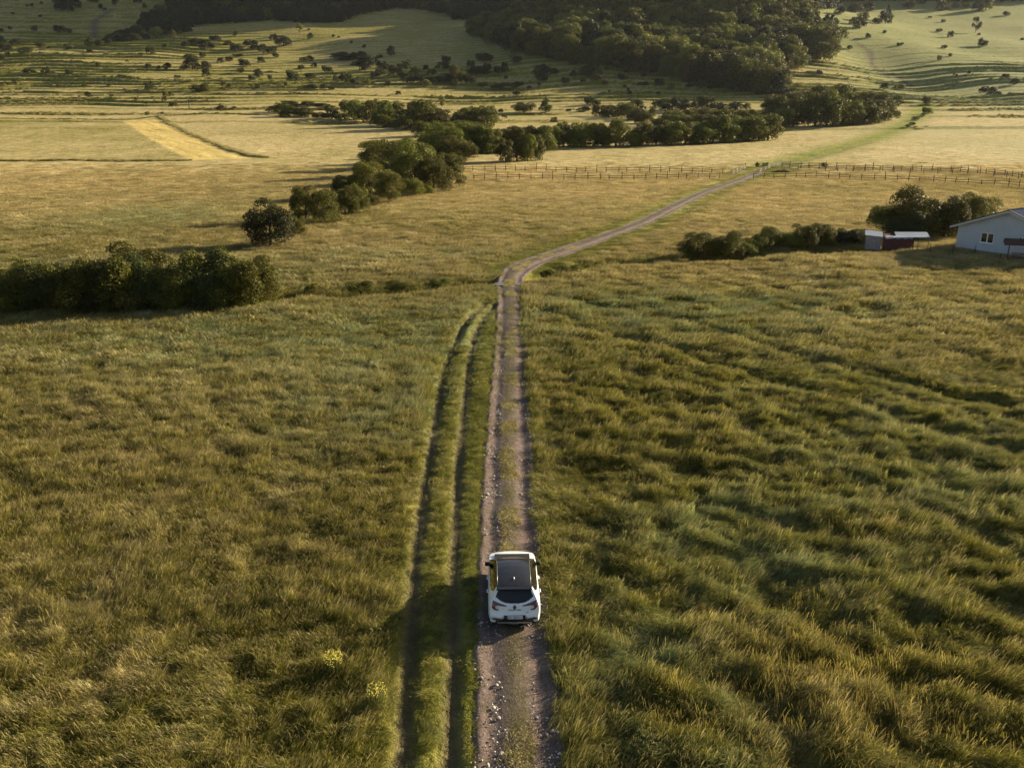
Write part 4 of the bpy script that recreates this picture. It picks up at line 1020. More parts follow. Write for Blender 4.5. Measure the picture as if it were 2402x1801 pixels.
# ------------------------------------------------------------------ white car, seen from behind and above
m_white = simple_mat('white_car_paint', (.72, .77, .80), rough=.28, vary=.015, scale=2, spec=.5, coat=.6)
m_black = simple_mat('black_roof_paint', (.018, .017, .018), rough=.2, vary=.1, scale=3, spec=.35, coat=.2)
m_glass = simple_mat('tinted_car_glass', (.008, .007, .007), rough=.05, vary=.1, scale=3, spec=.4)
m_clad = simple_mat('grey_black_cladding', (.018, .016, .015), rough=.6, vary=.2, scale=8)
m_silver = simple_mat('satin_silver_trim', (.50, .50, .50), rough=.32, metal=.7, vary=.05, scale=6)
m_red = simple_mat('dark_red_lamp', (.11, .007, .011), rough=.12, vary=.25, scale=14, spec=.6, coat=.5)
m_lampclear = simple_mat('clear_lamp', (.55, .56, .58), rough=.15, vary=.06, scale=9, spec=.6)
m_tyre = simple_mat('tyre_rubber', (.018, .017, .016), rough=.85, vary=.25, scale=9)
m_rim = simple_mat('alloy_rim', (.30, .30, .31), rough=.35, metal=.8, vary=.08)
m_dkglyph = simple_mat('dark_chrome', (.03, .03, .034), rough=.3, metal=.3, vary=.1)
m_plate = simple_mat('plate_white', (.70, .71, .74), rough=.45, vary=.04)
m_plateblue = simple_mat('plate_blue', (.03, .05, .22), rough=.45, vary=.05)

car = empty('car', (0.09, 26.45, 0.0), R(1.5))
tag(car, 'white hatchback car with black roof driving away along the dirt track', 'car')

def spline(kn, tt):
    kn = np.array(kn, float); s = np.concatenate([[0], np.cumsum(np.linalg.norm(np.diff(kn[:, :2], axis=0), axis=1))]); s /= s[-1]
    return s, kn
# edge line of the body seen from the side: (forward, height, crown of the panel across the car, tag)
PROF = [(.13, .26, .07), (.06, .36, .08), (.03, .47, .09), (.02, .58, .10), (.05, .66, .10), (.09, .76, .09), (.11, .90, .08), (.13, .99, .07),
        (.17, 1.08, .06), (.22, 1.22, .05), (.28, 1.36, .045), (.33, 1.445, .04), (.42, 1.478, .04), (.60, 1.503, .045), (.85, 1.522, .05), (1.20, 1.54, .05), (1.60, 1.545, .05), (1.95, 1.525, .05), (2.20, 1.487, .05),
        (2.40, 1.42, .055), (2.65, 1.30, .06), (2.90, 1.165, .07), (3.10, 1.05, .07), (3.22, .985, .05), (3.45, .965, .05), (3.70, .925, .055), (3.92, .865, .06), (4.05, .79, .08), (4.12, .68, .09), (4.14, .52, .09), (4.12, .36, .08), (4.06, .26, .07)]
P_ = np.array(PROF)
arc = np.concatenate([[0], np.cumsum(np.linalg.norm(np.diff(P_[:, :2], axis=0), axis=1))])
tt = np.linspace(0, arc[-1], 520)
EY, EZ, EC = (np.interp(tt, arc, P_[:, i]) for i in range(3))
kk = np.exp(-.5 * (np.arange(-9, 10) / 3.2) ** 2); kk /= kk.sum()
EY, EZ, EC = (np.convolve(np.pad(q, 9, 'edge'), kk, 'valid') for q in (EY, EZ, EC))
ty, tz = np.gradient(EY), np.gradient(EZ); ln = np.hypot(ty, tz); NY, NZ = -tz / ln, ty / ln
def half_width(y, z):
    w = np.interp(z, [.20, .36, .50, .64, .80, .92, 1.00, 1.10, 1.30, 1.45, 1.56], [.80, .875, .895, .90, .893, .875, .845, .795, .690, .600, .545])
    pl = np.interp(y, [0, .06, .14, .30, .55, 3.1, 3.5, 3.8, 4.0, 4.15], [.875, .915, .95, .985, 1.0, 1.0, .975, .91, .82, .66])
    return w * pl
ns = 121
S = np.linspace(-1, 1, ns)
HW = half_width(EY, EZ)
bul = EC[:, None] * (1 - np.abs(S)[None, :] ** 2.6)
SX = S[None, :] * HW[:, None]
SY = EY[:, None] + NY[:, None] * bul; SZ = EZ[:, None] + NZ[:, None] * bul
SY = np.where((EZ[:, None] < 1.0) & (EY[:, None] < .6), EY[:, None] - bul, SY)       # rear face bulges straight back
SZ = np.where((EZ[:, None] < 1.0) & (EY[:, None] < .6), EZ[:, None], SZ)
SV_ = np.stack([SX, SY, SZ], -1).reshape(-1, 3)
ii = np.arange(len(tt) * ns).reshape(len(tt), ns)
SF_ = np.stack([ii[:-1, :-1], ii[:-1, 1:], ii[1:, 1:], ii[1:, :-1]], -1).reshape(-1, 4)
SF_ = SF_[:, ::-1]
cen = SV_[SF_].mean(1); px_, py_, pz_ = cen.T; axp = np.abs(px_)
# side panels fill the edge line
iy = np.linspace(EY.min() + .004, EY.max() - .004, 300)
top_i = slice(int(np.argmin(EY)), int(np.argmax(EY)) + 1)
ztop = np.interp(iy, EY[top_i], EZ[top_i])
lowr, lowf = slice(0, int(np.argmin(EY)) + 1), slice(int(np.argmax(EY)), None)
zbot = np.where(iy < 1, np.interp(iy, EY[lowr][::-1], EZ[lowr][::-1]), np.interp(iy, EY[lowf][::-1], EZ[lowf][::-1]))
zbot = np.where((iy > .13) & (iy < 4.06), .24, np.maximum(zbot, .24))
q = np.linspace(0, 1, 110)
GZ = zbot[:, None] + (ztop - zbot)[:, None] * q[None, :]
GY = np.repeat(iy[:, None], len(q), 1)
GX = half_width(GY, GZ)
jj = np.arange(GX.size).reshape(GX.shape)
GF = np.stack([jj[:-1, :-1], jj[1:, :-1], jj[1:, 1:], jj[:-1, 1:]], -1).reshape(-1, 4)
def cut_arches(V, F):
    c = V[F].mean(1); k = np.ones(len(F), bool)
    for wy in (.80, 3.42): k &= np.hypot(c[:, 1] - wy, c[:, 2] - .34) > .385
    return F[k]
PARTS = {}
def put(part, V, F):
    if len(F): PARTS.setdefault(part, []).append((V, F))
# classify the shell
zlow = 1.035 + .155 * np.clip(axp / .60, 0, 1.3) ** 3.2
rear_glass = (py_ < .45) & (pz_ > zlow) & (pz_ < 1.462) & (axp < .665 - .12 * np.clip((pz_ - 1.15) / .3, 0, 1))
wind = (py_ > 2.16) & (py_ < 3.17) & (axp < half_width(py_, pz_) * .93)
roof = (pz_ > 1.30) & (py_ > .30) & (py_ < 2.45) & ~wind & ~rear_glass & (axp < .62)
apil = (py_ > 2.1) & (py_ < 3.02) & ~wind
clad = (pz_ < .49) & (((py_ < .6) & (axp < .50 + .45 * (.49 - pz_))) | (pz_ < .33) | ((py_ > 3.8) & (pz_ < .5)))
cowl = (py_ > 3.17) & (py_ < 3.235) & (axp < .72) & (pz_ > .9) & ~wind
put('rear_window', SV_, SF_[rear_glass]); put('windshield', SV_, SF_[wind]); put('roof', SV_, SF_[roof | apil])
put('lower_cladding', SV_, SF_[clad | cowl])
put('body', SV_, SF_[~(rear_glass | wind | roof | apil | clad | cowl)])
for sgn in (-1, 1):
    V = np.stack([GX * sgn, GY, GZ], -1).reshape(-1, 3)
    F = cut_arches(V, GF if sgn > 0 else GF[:, ::-1])
    c = V[F].mean(1)
    zt = np.interp(c[:, 1], iy, ztop)
    belt = np.interp(c[:, 1], [.3, .55, .85, 1.3, 3.2], [1.40, 1.24, 1.10, 1.035, .985])
    win = (c[:, 2] > belt) & (c[:, 2] < zt - .045) & (c[:, 1] > .50) & (c[:, 1] < 2.98)
    frame = (c[:, 2] >= zt - .045) & (c[:, 1] > .40) & (c[:, 1] < 3.05) & (zt > 1.02)
    low = (c[:, 2] < .36) | (np.minimum(np.hypot(c[:, 1] - .80, c[:, 2] - .34), np.hypot(c[:, 1] - 3.42, c[:, 2] - .34)) < .44)
    put('side_window', V, F[win]) if False else None
    for nm, k in (('body', ~(win | frame | low)), ('roof', frame), ('lower_cladding', low)):
        put(nm, V, F[k])
    used, inv = np.unique(F[win], return_inverse=True)
    o = obj('side_window', mesh_np('side_window', V[used], inv.reshape(-1, 4), [m_glass], smooth=True), car)
PM = dict(body=m_white, roof=m_black, rear_window=m_glass, windshield=m_glass, lower_cladding=m_clad)
for nm, lst in PARTS.items():
    VV, FF, n0 = [], [], 0
    for V, F in lst:
        used, inv = np.unique(F, return_inverse=True)
        VV.append(V[used]); FF.append(inv.reshape(-1, 4) + n0); n0 += len(used)
    o = obj(nm, mesh_np(nm, np.concatenate(VV), np.concatenate(FF), [PM[nm]], smooth=True), car)

def rear_y(x, z):
    """back face of the shell at (x, z), below the glass"""
    i0 = int(np.argmin(np.abs(EZ[:230] - z)))
    e = np.interp(z, EZ[int(np.argmin(EZ[:60])):230], EY[int(np.argmin(EZ[:60])):230]); c_ = np.interp(z, EZ[:230], EC[:230])
    hw = half_width(e, z)
    return e - c_ * (1 - min(1, abs(x) / hw) ** 2.6) if z < 1.0 else e - c_ * (1 - min(1, abs(x) / hw) ** 2.6) * .95
def on_rear(poly, name, mat, proud=.012, sub=6, parent=None):
    """a flat outline laid on the back face, with thickness"""
    pts = []
    for i in range(len(poly)):
        (x0, z0), (x1, z1) = poly[i], poly[(i + 1) % len(poly)]
        pts += [(x0 + (x1 - x0) * k / sub, z0 + (z1 - z0) * k / sub) for k in range(sub)]
    import bmesh
    me = bpy.data.meshes.new(name); bm = bmesh.new()
    vs_ = [bm.verts.new((x, 0, z)) for x, z in pts]
    f = bm.faces.new(vs_)
    bmesh.ops.triangulate(bm, faces=[f])
    bmesh.ops.subdivide_edges(bm, edges=[e for e in bm.edges if e.calc_length() > .06], cuts=2, use_grid_fill=True)
    bmesh.ops.triangulate(bm, faces=bm.faces[:])
    for v in bm.verts: v.co.y = rear_y(v.co.x, v.co.z) - proud
    ext = bmesh.ops.extrude_face_region(bm, geom=bm.faces[:])
    for v in [g_ for g_ in ext['geom'] if isinstance(g_, bmesh.types.BMVert)]: v.co.y += proud + .02
    bmesh.ops.recalc_face_normals(bm, faces=bm.faces[:])
    bm.to_mesh(me); bm.free(); me.materials.append(mat)
    return obj(name, me, parent or car)

for sg in (-1, 1):
    outer = [(.735, 1.11), (.66, 1.085), (.53, 1.04), (.26, .965), (.29, .942), (.46, .955), (.625, .975), (.685, .92), (.65, .855), (.55, .835), (.55, .80), (.69, .815), (.775, .90)]
    tl = on_rear([(x * sg, z) for x, z in outer][::sg], 'tail_light', m_red, .018)
    inner = [(.61, .96), (.66, .915), (.635, .865), (.56, .85), (.55, .92), (.57, .95)]
    on_rear([(x * sg, z) for x, z in inner][::sg], 'clear_lens', m_lampclear, .028, parent=tl)
    slot = [(.72, .505), (.70, .545), (.47, .530), (.44, .495), (.55, .485)]
    rf_ = on_rear([(x * sg, z) for x, z in [(.78, .555), (.80, .51), (.72, .465), (.50, .46), (.38, .55), (.35, .62), (.375, .63), (.43, .552), (.50, .558), (.70, .570)]][::sg], 'bumper_trim', m_silver, .022)
    on_rear([(x * sg, z) for x, z in slot][::sg], 'reflector_slot', m_clad, .030, parent=rf_)
# dark centre of the bumper around the plate
on_rear([(-.36, .655), (.36, .655), (.46, .52), (.62, .47), (.66, .34), (-.66, .34), (-.62, .47), (-.46, .52)], 'bumper_centre', m_clad, .012)
sk = MB()
for k in range(24):
    x0, x1 = -.60 + 1.2 * k / 24, -.60 + 1.2 * (k + 1) / 24
    z_ = lambda x: .355 + .03 * (abs(x) / .6) ** 3 - .012 * math.cos(x * 12)
    y0 = lambda x: .10 - .10 * (1 - (abs(x) / .85) ** 2.6)
    sk.add([(x0, y0(x0) - .045, z_(x0) - .04), (x1, y0(x1) - .045, z_(x1) - .04), (x1, y0(x1) - .035, z_(x1) + .03), (x0, y0(x0) - .035, z_(x0) + .03),
            (x0, y0(x0) + .06, z_(x0) - .05), (x1, y0(x1) + .06, z_(x1) - .05)], [(0, 1, 2, 3), (0, 4, 5, 1)])
sk.build('skid_plate', m_silver, car, smooth=True)

def text(s, size, mat, parent, loc, rot, name='lettering', depth=.002, width=None):
    cu = bpy.data.curves.new(name, 'FONT'); cu.body = s; cu.size = size; cu.align_x = 'CENTER'; cu.align_y = 'CENTER'; cu.extrude = depth
    cu.materials.append(mat)
    o = bpy.data.objects.new(name, cu); col.objects.link(o); o.parent = parent
    o.location = loc; o.rotation_euler = rot
    bpy.context.view_layer.update()
    me = bpy.data.meshes.new_from_object(o.evaluated_get(bpy.context.evaluated_depsgraph_get()))
    bpy.data.objects.remove(o); me.materials.clear(); me.materials.append(mat); me.name = name
    xs_ = [v.co.x for v in me.vertices]
    if width and xs_:
        k = width / (max(xs_) - min(xs_))
        for v in me.vertices: v.co.x *= k
    o = obj(name, me, parent, loc); o.rotation_euler = rot
    return o
RB = (R(90), 0, 0)
ply = rear_y(0, .60) - .035
pl = MB().box((0, ply + .012, .60), (.53, .016, .118)).build('number_plate', m_plate, car, bevel=.004)
MB().box((-.243, ply + .002, .60), (.034, .006, .108)).build('blue_band', m_plateblue, pl)
text('BV 082331', .105, m_plateblue, pl, (.018, ply + .003, .60), RB, width=.44, depth=.003)
text('CAPTUR', .062, m_dkglyph, car, (0, rear_y(0, .825) - .012, .825), (R(86), 0, 0), width=.42, depth=.004)
text('E-TECH', .03, m_dkglyph, car, (.43, rear_y(.43, .745) - .010, .74), (R(86), 0, R(6)), name='badge', width=.10, depth=.003)
# diamond badge: a hollow rhombus
em = MB()
yb = rear_y(0, .915)
for (sx, sz) in ((1, 1), (1, -1), (-1, 1), (-1, -1)):
    a, b_, c_, d_ = (0, .085 * sz), (.058 * sx, 0), (.034 * sx, 0), (0, .048 * sz)
    em.prism([a, b_, (b_[0] * .28, 0), (0, a[1] * .3)], lambda u_, v_: (u_, yb - .022, .915 + v_), lambda u_, v_: (u_, yb + .01, .915 + v_))
em.build('diamond_emblem', m_dkglyph, car)
# roof details
MB().tube([(0, .86, 1.56), (0, .81, 1.595), (0, .74, 1.61), (0, .725, 1.56)], [.030, .022, .014, .022], 8).build('roof_antenna', m_white, car, smooth=True)
MB().prism([(-.55, 0), (.55, 0), (.57, .16), (-.57, .16)], lambda u_, v_: (u_, .22 + v_, 1.483 + .045 * (1 - (u_ / .6) ** 2) + .10 * v_), lambda u_, v_: (u_, .24 + v_, 1.448 + .045 * (1 - (u_ / .6) ** 2))).build('roof_spoiler', m_black, car)
for sg in (-1, 1):
    MB().tube([(sg * (.562), .50, 1.492), (sg * .575, 1.2, 1.548), (sg * .572, 1.7, 1.548), (sg * .585, 2.15, 1.505)], .009, 6).build('roof_rail', m_rim, car, smooth=True)
    mi = MB()
    mi.tube([(sg * .84, 2.78, 1.0), (sg * .88, 2.76, 1.03)], [.03, .03], 8)
    o = mi.build('wing_mirror', m_clad, car, smooth=True)
    sh = MB().box((sg * .925, 2.76, 1.055), (.17, .12, .145)).build('mirror_shell', m_clad, o, bevel=.04)
    MB().box((sg * .925, 2.697, 1.055), (.15, .006, .105)).build('mirror_glass', m_glass, o)
    for yy in (1.12, 2.02):
        zz_ = .90
        w_ = float(half_width(np.array(yy), np.array(zz_)))
        MB().tube([(sg * (w_ - .005), yy - .11, zz_), (sg * (w_ + .045), yy - .08, zz_ + .005), (sg * (w_ + .045), yy + .08, zz_ + .005), (sg * (w_ - .005), yy + .11, zz_)], .018, 8).build('door_handle', m_white, car, smooth=True)
    for wy in (.80, 3.42):
        rev = []
        w = MB()
        ring = [(-.10, .20), (-.105, .30), (-.075, .335), (.075, .335), (.105, .30), (.10, .20)]
        for k in range(32):
            a0, a1 = 6.2832 * k / 32, 6.2832 * (k + 1) / 32
            for (u0, r0), (u1, r1) in zip(ring[:-1], ring[1:]):
                w.add([(u0, r0 * math.cos(a0), r0 * math.sin(a0)), (u1, r1 * math.cos(a0), r1 * math.sin(a0)), (u1, r1 * math.cos(a1), r1 * math.sin(a1)), (u0, r0 * math.cos(a1), r0 * math.sin(a1))], [(0, 1, 2, 3)])
        wh = empty('wheel', (sg * .79, wy, .335)); wh.parent = car
        w.build('tyre', m_tyre, wh, smooth=True)
        r_ = MB()
        r_.tube([(sg * .06, 0, 0), (sg * .085, 0, 0)], .21, 24)
        for k in range(5):
            a = 6.2832 * k / 5
            r_.box((sg * .09, .11 * math.cos(a), .11 * math.sin(a)), (.02, .05, .19), Matrix.Rotation(a - math.pi / 2, 3, 'X'))
        r_.build('rim', m_rim, wh)
# closed floor under the car and dark wheel housings
MB().box((0, 2.08, .30), (1.36, 3.9, .10)).build('underbody', m_clad, car)
MB().box((0, 1.9, .78), (1.30, 3.3, .5)).build('cabin_lining', m_clad, car)

# ------------------------------------------------------------------ fences
m_wood = simple_mat('weathered_wood', (.040, .032, .025), rough=.95, vary=.4, scale=7, bump=.4)
m_palewood = simple_mat('pale_peeled_wood', (.20, .17, .13), rough=.85, vary=.2, scale=5, bump=.3)
fr = random.Random(4)
def post_mesh(h, seed, m, rad=.085):
    b = MB(); r = random.Random(seed)
    b.tube([(0, 0, -.25), (r.uniform(-.02, .02), r.uniform(-.02, .02), h * .5), (r.uniform(-.05, .05), r.uniform(-.05, .05), h)], [rad, rad * .95, rad * .75], 7)
    me = bpy.data.meshes.new('post'); me.from_pydata(b.v, [], b.f); me.materials.append(m); return me
POSTS = {m.name: [post_mesh(h, i, m) for i, h in enumerate((1.35, 1.5, 1.62, 1.28, 1.95))] for m in (m_wood, m_palewood)}
def fence(line, label, m=m_wood, step=2.45, rails=(.55, 1.02), group=None, hs=1.0):
    line = np.array(line, float)
    seg = np.concatenate([[0], np.cumsum(np.linalg.norm(np.diff(line, axis=0), axis=1))])
    n = max(2, int(seg[-1] / step) + 1)
    o0 = line[0]
    f = empty('wooden_fence', (o0[0], o0[1], float(H(o0[:1], o0[1:])[0])))
    P = []
    for k in range(n):
        s = seg[-1] * k / (n - 1) + (fr.uniform(-.35, .35) if 0 < k < n - 1 else 0)
        x, y = np.interp(s, seg, line[:, 0]), np.interp(s, seg, line[:, 1])
        z = float(H(np.array([x]), np.array([y]))[0])
        P.append(Vector((x, y, z)))
        p = obj('post', fr.choice(POSTS[m.name]), f, (x - f.location.x, y - f.location.y, z - f.location.z))
        p.rotation_euler = (fr.uniform(-.06, .06), fr.uniform(-.06, .06), fr.random() * 6); p.scale = (1, 1, hs)
    for z0 in rails:
        for k in range(0, n - 1, 2):
            e = min(k + 2, n - 1)
            q = [P[j] - f.location + Vector((0, -.07, z0 * hs + fr.uniform(-.07, .07))) for j in range(k, e + 1)]
            ext = (q[-1] - q[0]).normalized() * .18
            q[0] = q[0] - ext; q[-1] = q[-1] + ext
            MB().tube(q, [.05] + [.055] * (len(q) - 2) + [.045], 6).build('rail', m, f, smooth=True)
    return tag(f, label, 'fence', group)
c6b = lambda pts: flat(*np.array([(1650 + a / 2.941, 360 + b / 2.941) for a, b in pts]).T)
GF_ = 'wooden post and rail fences across the valley'
fence(flat(*np.array([(1088, 405), (1300, 406), (1500, 408), (1695, 409)]).T), 'far post and rail fence on the left side of the lane', group=GF_)
fence(flat(*np.array([(1112, 424), (1300, 424), (1500, 424), (1688, 421)]).T), 'near post and rail fence on the left side of the lane', group=GF_)
fence(c6b([(540, 112), (900, 122), (1100, 128), (1400, 132), (1700, 138), (1900, 150), (2260, 178)]), 'far post and rail fence running off right from the lane gate', group=GF_, step=2.2, rails=(.4, .75, 1.1))
fence(c6b([(650, 124), (900, 134), (1150, 138), (1450, 142), (1750, 150), (1900, 160), (2260, 192)]), 'middle post and rail fence standing close before the far one', group=GF_, step=3.2)
fence(c6b([(345, 180), (600, 178), (770, 176), (975, 186), (1330, 194), (1550, 202), (1700, 212), (2000, 226), (2260, 246)]), 'near post and rail fence right of the track behind the willow shrubs', group=GF_)
fence(c6b([(192, 158), (238, 140), (288, 124)]), 'short pale peeled pole fence left of the lane', m_palewood, step=2.0, group=GF_, hs=.85)
fence(c6b([(375, 145), (450, 122), (530, 100)]), 'short pale peeled pole fence right of the lane', m_palewood, step=2.2, group=GF_, hs=.95)
# the pole on the lower left slope
pp = ground_hits([1637 / 3.687], [945 / 3.687])[0]
pz0 = float(H0(pp[:1], pp[1:])[0])
t_ = empty('wooden_post', (pp[0], pp[1], pz0))
MB().tube([(0, 0, -.3), (.03, 0, 2.6), (.02, 0, 5.2)], [.24, .2, .16], 8).build('pole', m_wood, t_)
tag(t_, 'lone weathered wooden post standing on the lower left slope', 'post')
# dead brushwood heap beside the gate
bh = flat(1650 + 545 / 2.941, 360 + 140 / 2.941)
b = MB(); r = random.Random(8)
for k in range(420):
    a, q_ = r.random() * 6.28, r.random() ** .6
    c0 = Vector((3.6 * q_ * math.cos(a), 1.2 * q_ * math.sin(a), .05 + 1.0 * (1 - q_) * r.random() + .1))
    d = Vector((r.uniform(-1, 1), r.uniform(-.6, .6), r.uniform(-.25, .5))).normalized() * r.uniform(.5, 1.1)
    b.tube([c0 - d * .5, c0 + d * .5 + Vector((0, 0, .05))], [.035, .012], 4, cap=False)
m_brush = simple_mat('dead_twigs', (.050, .040, .030), rough=.95, vary=.4)
o = b.build('brushwood_pile', m_brush); o.location = (bh[0], bh[1], 0)
tag(o, 'dark pile of dead brushwood beside the lane gate', 'brushwood')

# ------------------------------------------------------------------ house
m_render = simple_mat('grey_render', (.43, .455, .475), rough=.9, vary=.07, scale=.9, bump=.25)
m_plinth = simple_mat('concrete_plinth', (.20, .19, .18), rough=.95, vary=.25, scale=2, bump=.3)
m_fascia = simple_mat('white_fascia', (.52, .50, .48), rough=.6, vary=.08)
m_verge = simple_mat('dark_verge_tile', (.030, .030, .036), rough=.55, vary=.2)
m_soffit = simple_mat('timber_soffit', (.11, .08, .06), rough=.8, vary=.2)
m_pvc = simple_mat('white_window_frame', (.78, .78, .78), rough=.4, vary=.03)
m_pane = simple_mat('dark_window_glass', (.014, .014, .015), rough=.05, vary=.2, scale=1.5, spec=.6)
m_rooftile, t = new_mat('slate_blue_metal_tiles')
tc = t.n('ShaderNodeTexCoord').outputs['Object']
f = t.noise(tc, 2.2, 4)
bb = t.n('ShaderNodeBsdfPrincipled', i_Roughness=.36, i_Metallic=.25)
t.link(t.mix(f, (.10, .115, .155), (.15, .17, .22)), bb.inputs['Base Color']); t.out(bb.outputs[0])
ux, uy = (HOUSE_M - HOUSE_L) / np.linalg.norm(HOUSE_M - HOUSE_L)
hw = float(np.linalg.norm(HOUSE_M - HOUSE_L))
house = empty('house', (HOUSE_M[0], HOUSE_M[1], 0), math.atan2(uy, ux))       # local x along the gable wall, y going back from it
tag(house, 'pale grey rendered house with slate blue tiled gable roof', 'house')
EAVE, APEX, LEN = 2.95, 5.12, 12.0
w = MB()
g5 = [(-hw, .34), (hw, .34), (hw, EAVE), (0, APEX), (-hw, EAVE)]
holes = [(-3.05, 1.28, 1.55, 1.18), (1.30, 1.45, .85, 1.0)]                     # window openings x, z, w, h in the gable wall
# gable wall in strips round the openings
def zt(x): return EAVE + (APEX - EAVE) * (1 - abs(x) / hw)
xs = sorted({-hw, hw, 0.0, *[h_[0] for h_ in holes], *[h_[0] + h_[2] for h_ in holes]})
for a, b_ in zip(xs[:-1], xs[1:]):
    hole = [h_ for h_ in holes if h_[0] <= a + 1e-6 and b_ <= h_[0] + h_[2] + 1e-6]
    parts_ = [(.34, None)] if not hole else [(.34, hole[0][1]), (hole[0][1] + hole[0][3], None)]
    for lo, hi in parts_:
        za, zb = (zt(a), zt(b_)) if hi is None else (hi, hi)
        w.add([(a, 0, lo), (b_, 0, lo), (b_, 0, zb), (a, 0, za), (a, .25, lo), (b_, .25, lo), (b_, .25, zb), (a, .25, za)],
              [(0, 1, 2, 3), (7, 6, 5, 4), (0, 4, 5, 1), (2, 6, 7, 3), (0, 3, 7, 4), (1, 5, 6, 2)])
w.box((-hw + .125, LEN / 2 + .125, (EAVE + .34) / 2), (.25, LEN - .25, EAVE - .34)); w.box((hw - .125, LEN / 2 + .125, (EAVE + .34) / 2), (.25, LEN - .25, EAVE - .34))
w.prism(g5, lambda u_, v_: (u_, LEN, v_), lambda u_, v_: (u_, LEN + .25, v_))
w.build('wall', m_render, house)
MB().box((0, LEN / 2 + .12, .15), (2 * hw + .10, LEN + .34, .40)).build('plinth', m_plinth, house)
OV = .55
sl = (APEX - EAVE) / hw
rf = MB(); nrib = 34
for sg in (-1, 1):
    # ribbed tile sheets in courses
    nc_, nu = 15, 96
    Lr = hw + .75
    for k in range(nc_):
        x0, x1 = Lr * k / nc_, Lr * (k + 1) / nc_
        v, fc = [], []
        for j in range(nu + 1):
            yv = -OV + (LEN + .25 + 2 * OV) * j / nu
            wv = .022 * math.sin(j / nu * 6.2832 * 42) if False else .02 * (1 if j % 2 else -1)
            v += [(sg * x0, yv, APEX + .16 - sl * x0 + wv), (sg * x1, yv, APEX + .16 - sl * x1 + wv + .028)]
        for j in range(nu): fc.append((2 * j, 2 * j + 2, 2 * j + 3, 2 * j + 1) if sg > 0 else (2 * j, 2 * j + 1, 2 * j + 3, 2 * j + 2))
        rf.add(v, fc)
    rf.add([(0, -OV, APEX + .10), (sg * Lr, -OV, APEX + .10 - sl * Lr), (sg * Lr, LEN + .25 + OV, APEX + .10 - sl * Lr), (0, LEN + .25 + OV, APEX + .10)], [(0, 1, 2, 3)])
roof_o = rf.build('roof', m_rooftile, house)
Lr = hw + .75
for sg in (-1, 1):
    MB().prism([(0, .03), (Lr, .03 - sl * Lr), (Lr, -.17 - sl * Lr), (0, -.17)], lambda u_, v_: (sg * u_, -OV - .03, APEX + .10 + v_), lambda u_, v_: (sg * u_, -OV, APEX + .10 + v_)).build('fascia', m_fascia, roof_o)
    MB().prism([(0, .15), (Lr, .15 - sl * Lr), (Lr, .045 - sl * Lr), (0, .045)], lambda u_, v_: (sg * u_, -OV - .07, APEX + .10 + v_), lambda u_, v_: (sg * u_, -OV + .10, APEX + .10 + v_)).build('verge', m_verge, roof_o)
    MB().prism([(0, -.03), (Lr - .02, -.03 - sl * Lr), (Lr - .02, -.07 - sl * Lr), (0, -.07)], lambda u_, v_: (sg * u_, -OV + .005, APEX + .10 + v_), lambda u_, v_: (sg * u_, -.01, APEX + .10 + v_)).build('soffit', m_soffit, roof_o)
MB().tube([(0, -OV - .05, APEX + .20), (0, LEN + OV + .2, APEX + .20)], .10, 8).build('ridge_cap', m_rooftile, roof_o, smooth=True)
for (hx, hz, ww, hh) in holes:
    fm = MB()
    for q_ in ((hx + ww / 2, hz + .04, ww, .08), (hx + ww / 2, hz + hh - .04, ww, .08), (hx + .04, hz + hh / 2, .08, hh - .16), (hx + ww - .04, hz + hh / 2, .08, hh - .16), (hx + ww * .5, hz + hh / 2, .12, hh - .16)):
        fm.box((q_[0], .09, q_[1]), (q_[2], .08, q_[3]))
    wi = fm.build('window', m_pvc, house)
    MB().box((hx + ww / 2, .10, hz + hh / 2), (ww - .15, .03, hh - .15)).build('pane', m_pane, wi)
    MB().box((hx + ww / 2, -.05, hz - .03), (ww + .14, .16, .05)).build('sill', m_pvc, wi)
    MB().box((hx + ww / 2, .22, hz + hh / 2), (ww + .02, .04, hh + .02)).build('reveal_back', m_soffit, wi)

# garden swing frame with its own little brown roof, in front of the gable wall
m_swingwood = simple_mat('red_brown_timber', (.17, .085, .050), rough=.75, vary=.2, scale=5)
m_swingroof = simple_mat('brown_shingles', (.060, .026, .018), rough=.85, vary=.3, scale=9, bump=.4)
sw = empty('garden_swing', (56.1, 99.0, 0), math.atan2(uy, ux) + .55)
tag(sw, 'timber garden swing under a brown shingled roof before the house', 'swing')
for x_ in (-.95, .95):
    lg = MB()
    lg.tube([(x_, -.80, -.05), (x_, -.12, 2.02)], .055, 6); lg.tube([(x_, .80, -.05), (x_, .12, 2.02)], .055, 6); lg.tube([(x_, -.50, .85), (x_, .50, .85)], .04, 6)
    lg.build('end_frame', m_swingwood, sw)
MB().tube([(-1.15, 0, 2.05), (1.15, 0, 2.05)], .06, 6).build('top_beam', m_swingwood, sw)
for sg in (-1, 1):
    MB().prism([(0, .0), (1.05, -.58), (1.05, -.64), (0, -.06)], lambda u_, v_: (-1.55, sg * u_, 2.58 + v_), lambda u_, v_: (1.55, sg * u_, 2.58 + v_)).build('roof_slope', m_swingroof, sw)
st_ = MB()
for k in range(4): st_.box((0, -.2 + .13 * k, .50), (1.3, .10, .03))
st_.build('seat', m_swingwood, sw)
bk = MB()
for k in range(3): bk.box((0, .27 + .03 * k, .64 + .14 * k), (1.3, .03, .10))
bk.build('backrest', m_swingwood, sw)
for x_ in (-.6, .6): MB().tube([(x_, 0, 2.05), (x_, .02, .52)], .012, 5).build('chain', m_silver, sw)

